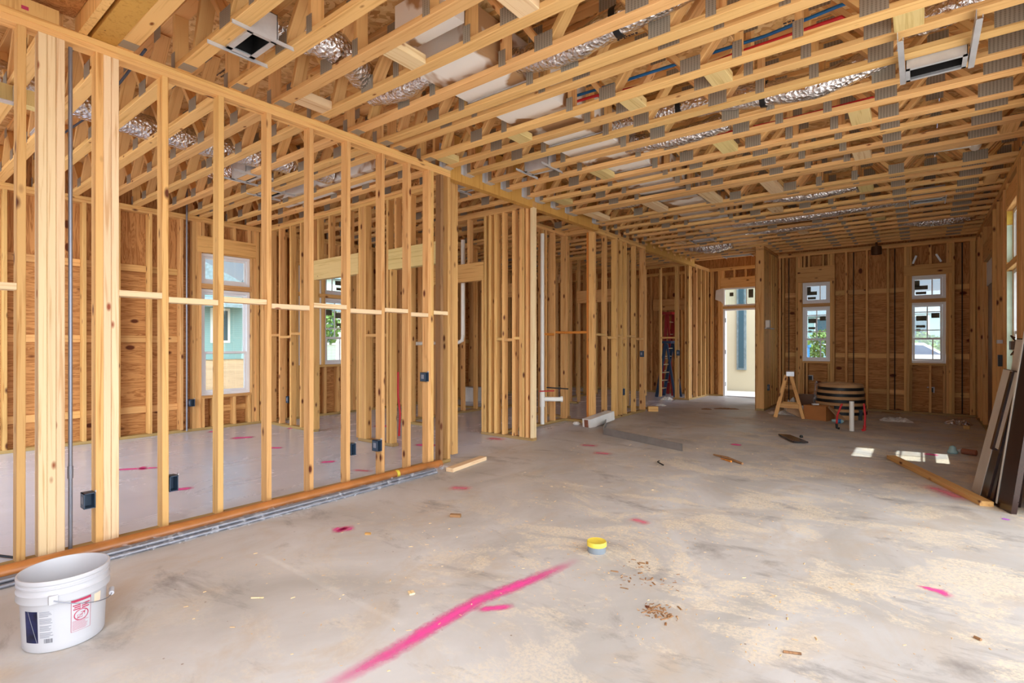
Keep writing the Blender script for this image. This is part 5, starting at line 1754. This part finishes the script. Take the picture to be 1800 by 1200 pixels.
spray([(-1.680, 0.95), (-1.674, 1.1), (-1.664, 1.35), (-1.672, 1.65), (-1.668, 1.9), (-1.625, 2.08), (-1.575, 2.36), (-1.54, 2.62)], [0.045, 0.045, 0.05, 0.05, 0.052, 0.05, 0.045, 0.03], label='long pink sprayed line on the slab')
spray([(-1.63, 1.80), (-1.56, 1.87), (-1.50, 1.95)], 0.03, label='short pink dash beside the long line')
spray([(-3.07, 1.98), (-3.02, 2.06), (-2.985, 2.12)], 0.06, label='pink cross mark on the slab')
spray([(-3.00, 1.98), (-3.05, 2.10)], 0.03, label='pink cross stroke')
spray([(-0.02, 3.365), (0.05, 3.36), (0.10, 3.345), (0.135, 3.36)], [0.012, 0.03, 0.05, 0.03], label='pink dash near the lower corner')
spray([(-1.62, 3.43), (-1.45, 3.39)], 0.05, 'redp', 'faded pink smear past the tin')
spray([(0.02, 5.85), (0.20, 5.60), (0.30, 5.42)], 0.10, 'redp', 'red smear by the long timber')
spray([(0.45, 5.04), (0.50, 5.02)], 0.03, 'violet', 'violet dash by the leaning door')
spray([(0.03, 7.49), (0.17, 7.46)], 0.07, 'pinkp', 'pink mark beside the sunlit patch')
spray([(-1.85, 6.75), (-1.70, 6.72)], 0.07, 'pinkp', 'pink mark in mid room')
spray([(-3.3, 5.55), (-3.05, 5.62)], 0.09, 'redp', 'faded red mark before the passage')
spray([(-2.95, 5.25), (-2.7, 5.30)], 0.09, 'redp', 'faded red mark in front of the flashing')
spray([(-3.2, 3.20), (-3.0, 3.30)], 0.08, 'redp', 'faded red mark before the stud wall end')
spray([(-6.25, 1.60), (-6.05, 1.85), (-5.95, 1.98)], 0.05, label='pink line on the side room slab')
spray([(-6.18, 1.86), (-5.98, 1.80)], 0.04, label='pink cross stroke on the side room slab')
spray([(-5.0, 1.66), (-4.9, 1.86)], 0.06, label='pink mark by the low electrical box')
spray([(-4.40, 3.06), (-4.16, 3.16)], 0.05, 'redp', 'red mark in the side room near the last bay')
spray([(-4.05, 2.80), (-3.98, 3.05)], 0.05, 'redp', 'red mark against the stud wall plate')
spray([(-6.12, 3.10), (-5.95, 3.22)], 0.06, label='pink mark in the middle of the side room')
spray([(-7.12, 3.1), (-6.95, 3.38)], 0.09, label='pink mark near the side room window')
spray([(-7.9, 3.15), (-7.75, 3.3)], 0.07, label='pink mark by the outer wall')
spray([(-4.93, 3.05), (-4.83, 3.2)], 0.06, label='pink mark in the side room bay')
spray([(-7.3, 4.0), (-7.22, 4.05)], 0.06, label='pink mark by the room corner')
spray([(-6.5, 4.9), (-6.2, 5.1)], 0.10, label='pink mark in the passage')
spray([(-4.9, 4.3), (-4.6, 4.45)], 0.08, label='red mark beyond the end wall')
spray([(-4.2, 5.25), (-4.5, 5.2)], 0.10, 'redp', 'red mark before the passage header')

# ------------------------------------------------------------------ dark doors leaning on the outer wall
def slab(name, b0, b1, lean, L, th, label, film=True):
    """door slab: base edge b0->b1 on the floor, leaning by `lean` (dx, dy per metre of height)"""
    e = empty(name, (b0[0], b0[1], 0), label, 'door slab')
    b0, b1 = V((b0[0], b0[1], 0)), V((b1[0], b1[1], 0))
    up = V((lean[0], lean[1], 1)).normalized()
    u = (b1 - b0).normalized()
    u = (u - up * u.dot(up)).normalized()
    n = up.cross(u)
    W = (b1 - b0).length
    z0 = max(0.0, -min((n * th).z, 0)) + 0.003

    def P(a, h, d):
        return b0 + V((0, 0, z0)) + u * a + up * h + n * d

    def bx_(m, a0, a1, h0, h1, d0, d1):
        m.add([P(a0, h0, d0), P(a1, h0, d0), P(a1, h1, d0), P(a0, h1, d0), P(a0, h0, d1), P(a1, h0, d1), P(a1, h1, d1), P(a0, h1, d1)],
              [(0, 3, 2, 1), (4, 5, 6, 7), (0, 1, 5, 4), (1, 2, 6, 5), (2, 3, 7, 6), (3, 0, 4, 7)])
        return m
    bx_(MB(), 0, W, 0, L, 0, th).build('door_panel', 'espresso', e)
    return e, bx_, W


# outward normal of the leaning face looks back into the room
e1, bx1, W1 = slab('leaning_door', (0.345, 5.82), (0.432, 5.41), (0.19, 0.0), 1.04, 0.042, 'short dark stained slab in pale film leaning nearest the room')
bx1(MB(), 0.0, 0.185, 0.0, 1.035, -0.0035, -0.0005).build('protective_film', 'pale_film', e1)
bx1(MB(), 0.23, 0.30, 0.42, 1.03, -0.0035, -0.0005).build('protective_film', 'pale_film', e1)
bx1(MB(), 0.186, 0.228, 0.40, 1.03, -0.018, -0.0005).build('moulding', 'espresso', e1)
bx1(MB(), 0.32, 0.345, 0.04, 1.0, -0.010, -0.0005).build('moulding', 'espresso', e1)
e2, bx2, W2 = slab('leaning_door', (0.470, 5.80), (0.560, 5.45), (0.112, 0.0), 1.28, 0.040, 'taller dark slab with pale film standing behind the short one')
bx2(MB(), 0.0, 0.15, 0.02, 1.27, -0.004, -0.0005).build('protective_film', 'pale_film', e2)
e3, bx3, W3_ = slab('leaning_door', (0.452, 5.385), (0.520, 5.21), (0.12, 0.0), 1.35, 0.035, 'narrow dark slab with a pale edge, nearest the camera')
bx3(MB(), 0.0, 0.016, 0.02, 1.33, -0.004, -0.0005).build('pale_edge', 'pale_film', e3)
# hanger bracket on the wall beside them
m = MB().box((0.66, 6.62, 1.18), (0.735, 6.74, 1.26))
m.tube([(0.70, 6.75, 1.29), (0.68, 6.80, 1.31), (0.70, 6.83, 1.28), (0.72, 6.80, 1.25)], 0.007, 8).tube([(0.70, 6.75, 1.15), (0.68, 6.80, 1.13), (0.70, 6.83, 1.16), (0.72, 6.80, 1.19)], 0.007, 8)
tag(m.build('metal_clamp', 'brownmetal'), 'brown metal clamp on the outer wall above the door slabs', 'clamp')


# ------------------------------------------------------------------ ladders beyond the foyer opening
def ladder(name, x0, y0, dx, W, L, mat, label, n=6):
    e = empty(name, (x0, y0, 0), label, 'step ladder')
    for s in (0, 1):
        board('rail', (x0, y0 + s * W, 0.0), (x0 + dx, y0 + s * W, L), 0.07, 0.028, (1, 0, 0), mat, e)
        board('rear_rail', (x0 + 2 * dx, y0 + s * W * 0.9, 0.0), (x0 + dx + 0.03, y0 + s * W * 0.9, L - 0.02), 0.05, 0.025, (1, 0, 0), mat, e)
    for i in range(1, n + 1):
        f = i / (n + 0.6)
        board('rung', (x0 + dx * f, y0 + 0.016, L * f), (x0 + dx * f, y0 + W - 0.016, L * f), 0.075, 0.022, (1, 0, 0), 'rung', e)
    MB().box((x0 + dx - 0.10, y0 - 0.03, L), (x0 + dx + 0.13, y0 + W + 0.03, L + 0.06)).build('top_cap', mat, e)
    return e


ladder('step_ladder', -4.95, 12.22, 0.14, 0.42, 1.95, 'fiberred', 'red step ladder behind the foyer frame')
ladder('step_ladder', -4.86, 11.72, 0.22, 0.44, 1.25, 'fiberblue', 'blue step ladder in front of the red one')
m = MB().box((-7.9, 8.3, 0.0), (-7.5, 8.6, 0.30))
tag(m.build('carton_stack', 'paper'), 'stack of white cartons dim in the inner room', 'box')

# ------------------------------------------------------------------ outside
m = MB()
m.add([(-8.6, -30, -0.22), (-8.6, 60, -0.22), (-27, 60, 0.50), (-27, -30, 0.50), (-140, 60, 0.5), (-140, -30, 0.5)], [(0, 3, 2, 1), (3, 5, 4, 2)])
tag(m.build('ground_sand', 'sand'), 'sandy building ground outside the side room window', 'ground', kind='structure')
m = MB().add([(-8.6, 13.2, -0.2), (60, 13.2, -0.2), (60, 120, -0.2), (-140, 120, -0.2), (-140, 60, -0.2), (-8.6, 60, -0.2)], [(0, 1, 2, 3, 4, 5)])
tag(m.build('ground_yard', 'yard'), 'pale ground outside the far windows', 'ground', kind='structure')
m = MB().box((0.9, -14, -0.3), (18, 13.15, -0.03)).box((-8.6, -14, -0.3), (0.9, -1.2, -0.03))  # paving added as a bright reflector for the ceiling
tag(m.build('ground_bounce', 'bounce_paving'), 'pale paving added outside the open side to bounce sunlight upward', 'ground', kind='structure')
m = MB().box((0.90, -0.6, 3.47), (2.74, 6.30, 3.57))  # out-of-view roof added to keep direct sun off the near floor
tag(m.build('roof_sunshade', 'soffit'), 'unseen porch roof added to keep sun off the near floor', 'roof', kind='structure')
for y in (0.4, 5.9):  # supports added for the sun-blocking roof, out of view
    tag(MB().box((2.55, y, -0.03), (2.70, y + 0.15, 3.469)).build('porch_post', 'trimw'), 'post added to hold the unseen sun-blocking porch roof', 'post', 'posts of the added porch roof')


def house(x0, x1, y0, y1, z0, ze, zr, mat, label, face='x', wins=(), ridge='y', porch=None):
    """house with a gable roof; windows on the face that looks at us"""
    e = empty('house', ((x0 + x1) / 2, (y0 + y1) / 2, z0), label, 'house')
    MB().box((x0, y0, z0), (x1, y1, ze)).build('wall', mat, e)
    m = MB()
    o = 0.35
    if ridge == 'y':
        xm = (x0 + x1) / 2
        m.add([(x0 - o, y0 - o, ze), (x1 + o, y0 - o, ze), (xm, y0 - o, zr), (x0 - o, y1 + o, ze), (x1 + o, y1 + o, ze), (xm, y1 + o, zr)], [(0, 1, 2), (5, 4, 3), (0, 2, 5, 3), (1, 4, 5, 2), (0, 3, 4, 1)])
    else:
        ym = (y0 + y1) / 2
        m.add([(x0 - o, y0 - o, ze), (x0 - o, y1 + o, ze), (x0 - o, ym, zr), (x1 + o, y0 - o, ze), (x1 + o, y1 + o, ze), (x1 + o, ym, zr)], [(0, 2, 1), (3, 4, 5), (0, 3, 5, 2), (1, 2, 5, 4), (0, 1, 4, 3)])
    m.build('roof', 'shingle', e)
    for a, b, c, d in wins:
        if face == 'x':
            f = MB().box((x1, a, c), (x1 + 0.06, b, d)).build('window', 'trimw', e)
            MB().box((x1 + 0.061, a + 0.12, c + 0.12), (x1 + 0.07, b - 0.12, d - 0.12)).build('pane', 'glassdark', f)
        else:
            f = MB().box((a, y0 - 0.06, c), (b, y0, d)).build('window', 'shingle' if mat == 'cream' else 'trimw', e)
            MB().box((a + 0.06, y0 - 0.07, c + 0.06), (b - 0.06, y0 - 0.061, d - 0.06)).build('pane', 'glassdark', f)
    if porch:
        for q in porch:
            if face == 'x':
                MB().box((x1 + 1.2, q, z0), (x1 + 1.4, q + 0.2, z0 + 2.6)).build('porch_post', 'trimw', e)
        if face == 'x':
            m = MB().add([(x1, porch[0] - 0.4, z0 + 3.1), (x1, porch[-1] + 0.6, z0 + 3.1), (x1 + 1.7, porch[-1] + 0.6, z0 + 2.65), (x1 + 1.7, porch[0] - 0.4, z0 + 2.65),
                          (x1, porch[0] - 0.4, z0 + 2.95), (x1, porch[-1] + 0.6, z0 + 2.95), (x1 + 1.7, porch[-1] + 0.6, z0 + 2.5), (x1 + 1.7, porch[0] - 0.4, z0 + 2.5)],
                         [(0, 1, 2, 3), (7, 6, 5, 4), (0, 3, 7, 4), (3, 2, 6, 7), (2, 1, 5, 6), (1, 0, 4, 5)])
            m.build('porch_roof', 'shingle', e)
    return e


house(-36, -27, 6.5, 12.6, 0.45, 4.0, 5.6, 'teal', 'teal sided house with porch beyond the sand', wins=((7.4, 8.4, 1.3, 3.0), (10.9, 11.8, 1.3, 3.0)), ridge='x', porch=(9.0, 10.6, 12.0))
house(-31, -24, 14.5, 20.5, 0.3, 4.6, 6.6, 'mint', 'pale green house behind the paired windows', wins=((15.2, 16.2, 1.2, 3.0), (17.8, 18.8, 1.2, 3.0)), ridge='y', porch=(15.0, 17.0, 19.2))
house(-9.0, -3.4, 17.0, 20.0, -0.2, 4.2, 5.6, 'cream', 'cream neighbour house close outside the entry door', face='y', wins=((-4.45, -4.18, 0.45, 3.4), (-7.5, -6.7, 0.75, 2.4)), ridge='x')
house(-6.6, 2.2, 36.0, 44.0, -0.2, 2.9, 4.1, 'teal', 'teal house far behind the trees of the far windows', face='y', wins=((-5.0, -4.0, 1.2, 2.8), (-2.6, -1.6, 1.2, 2.8), (-0.6, 0.4, 1.2, 2.8)), ridge='x')


def tree(x, y, z, h, r, label, seed):
    r_ = random.Random(seed)
    e = empty('tree', (x, y, z), label, 'tree', 'trees outside')
    MB().tube([(x, y, z), (x + 0.05, y, z + h * 0.35), (x, y + 0.05, z + h * 0.6)], [0.14, 0.11, 0.07], 8).build('trunk', 'bark', e, smooth=True)
    m = MB()
    for _ in range(650):
        u, v = r_.uniform(-1, 1), r_.uniform(0, 6.283)
        q = r * r_.uniform(0.35, 1.0) ** 0.5
        s = math.sqrt(1 - u * u)
        c = V((x + q * s * math.cos(v), y + q * s * math.sin(v), z + h * 0.62 + q * u * 0.95))
        k = r_.uniform(0.10, 0.22) * r / 1.6
        a, b = r_.uniform(0, 6.283), r_.uniform(-1.2, 1.2)
        d1 = V((math.cos(a), math.sin(a), b)).normalized() * k
        d2 = d1.cross(V((r_.uniform(-1, 1), r_.uniform(-1, 1), r_.uniform(-1, 1)))).normalized() * k * 0.7
        m.add([c - d1, c + d2, c + d1, c - d2], [(0, 1, 2, 3)])
    m.build('crown', 'leaf', e)
    return e


for i, (x, y, h, r, lab) in enumerate(((-5.0, 29, 2.0, 0.9, 'green tree outside the first far window'), (-3.7, 31, 2.1, 1.0, 'bushy tree between the far window views'),
                                       (-0.1, 30, 2.0, 0.9, 'green tree outside the second far window'), (1.6, 33.5, 2.3, 1.0, 'round tree beside the teal house'), (-1.9, 29, 2.0, 0.9, 'green tree outside the far corner'))):
    tree(x, y, -0.2, h, r, lab, 40 + i)
tree(-21.5, 13.3, 0.2, 3.0, 1.0, 'young tree on the sand between the two houses', 60)

car = empty('parked_car', (-0.75, 22.5, -0.2), 'white car with dark blue glass outside the second far window', 'car')
m = MB()
side = [(-1.9, 0.35), (-2.0, 0.75), (-1.9, 0.98), (-1.15, 1.05), (-0.65, 1.46), (0.85, 1.48), (1.45, 1.08), (2.05, 0.98), (2.1, 0.45), (2.0, 0.33)]
vs = [(-0.75 + a, 21.7, -0.2 + b) for a, b in side] + [(-0.75 + a, 23.3, -0.2 + b) for a, b in side]
n = len(side)
m.add(vs, [tuple(range(n)), tuple(range(2 * n - 1, n - 1, -1))] + [(i, n + i, n + (i + 1) % n, (i + 1) % n) for i in range(n)])
m.build('car_body', 'carblue', car)
m = MB()
for y in (21.69, 23.302):
    m.add([(-1.75, y, 0.90), (-1.35, y, 1.20), (-0.55, y, 1.22), (-0.55, y, 0.90)], [(0, 1, 2, 3)]).add([(-0.45, y, 0.90), (-0.45, y, 1.22), (0.08, y, 1.20), (0.55, y, 0.90)], [(0, 1, 2, 3)])
m.build('side_windows', 'carglass', car)
for xx in (-2.05, 0.6):
    MB().tube([(xx, 21.66, 0.12), (xx, 21.86, 0.12)], 0.32, 18).build('wheel', 'tyre', car, smooth=True)
o = MB().box((-4.6, 26.0, -0.2), (-3.9, 26.7, 1.1)).box((-4.65, 25.95, 1.1), (-3.85, 26.75, 1.2)).build('portable_toilet', 'blue')
tag(o, 'blue site cabin outside the first far window', 'cabin')

# ------------------------------------------------------------------ light: sky and sun
w = bpy.data.worlds.new('sky')
SC.world = w
w.use_nodes = True
nt = w.node_tree
bg = nt.nodes['Background']
tc = nd(nt, 'ShaderNodeTexCoord')
sp = nd(nt, 'ShaderNodeSeparateXYZ')
nt.links.new(tc.outputs['Generated'], sp.inputs[0])
cl_ = noise(nt, tc.outputs['Generated'], 2.6, 6.0, 0.6, 0.4)
cr = ramp(nt, [(0.46, (0, 0, 0, 1)), (0.60, (1, 1, 1, 1))])
nt.links.new(cl_, cr.inputs[0])
skyb = ramp(nt, [(0.0, (0.74, 0.83, 0.95, 1)), (0.35, (0.42, 0.62, 0.95, 1)), (1.0, (0.25, 0.45, 0.85, 1))])
nt.links.new(sp.outputs[2], skyb.inputs[0])
c = mixc(nt, math_n(nt, 'MULTIPLY', cr.outputs[0], 0.75), skyb.outputs[0], (0.95, 0.95, 0.95, 1))
# bright hazy part of the sky around the sun, on the open side of the house
dt = nd(nt, 'ShaderNodeVectorMath', operation='DOT_PRODUCT')
nt.links.new(tc.outputs['Generated'], dt.inputs[0])
dt.inputs[1].default_value = V((0.88, -0.42, 0.22)).normalized()
hz_ = nd(nt, 'ShaderNodeMapRange', interpolation_type='SMOOTHSTEP')
hz_.inputs['From Min'].default_value = -0.25
hz_.inputs['From Max'].default_value = 0.95
hz_.inputs['To Min'].default_value = 0.58
hz_.inputs['To Max'].default_value = 4.7
nt.links.new(dt.outputs['Value'], hz_.inputs[0])
gr = math_n(nt, 'GREATER_THAN', sp.outputs[2], 0.0)
hf = nd(nt, 'ShaderNodeMapRange')
hf.inputs['From Min'].default_value = 0.1
hf.inputs['From Max'].default_value = 0.6
nt.links.new(dt.outputs['Value'], hf.inputs[0])
c = mixc(nt, hf.outputs[0], c, (0.85, 0.91, 0.97, 1))
c2 = mixc(nt, gr, (0.70, 0.70, 0.70, 1), c)
nt.links.new(c2, bg.inputs['Color'])
nt.links.new(hz_.outputs[0], bg.inputs['Strength'])

sun = bpy.data.lights.new('sun', 'SUN')
sun.energy = 4.6
sun.angle = math.radians(0.6)
sun.color = (1.0, 0.97, 0.93)
so = bpy.data.objects.new('sun', sun)
COL.objects.link(so)
so.rotation_euler = V((1.0, 0.17, 1.8)).to_track_quat('Z', 'Y').to_euler()

# ------------------------------------------------------------------ camera
cam = bpy.data.cameras.new('camera')
cam.sensor_width = 36.0
cam.lens = 918.0 / 1800 * 36
cam.shift_y = 5.0 / 1800
cam.clip_start = 0.05
cam.clip_end = 500
co = bpy.data.objects.new('camera', cam)
COL.objects.link(co)
co.location = (0, 0, 1.23)
co.rotation_euler = (math.radians(90), 0, math.atan2(717, 918))
SC.camera = co

SC.view_settings.view_transform = 'Standard'
SC.view_settings.look = 'None'
SC.view_settings.gamma = 1.0
SC.view_settings.use_curve_mapping = False
SC.view_settings.exposure = 0.52
SC.cycles.use_denoising = True
SC.cycles.max_bounces = 10
SC.cycles.diffuse_bounces = 6
SC.cycles.transparent_max_bounces = 16
SC.cycles.sample_clamp_indirect = 8.0
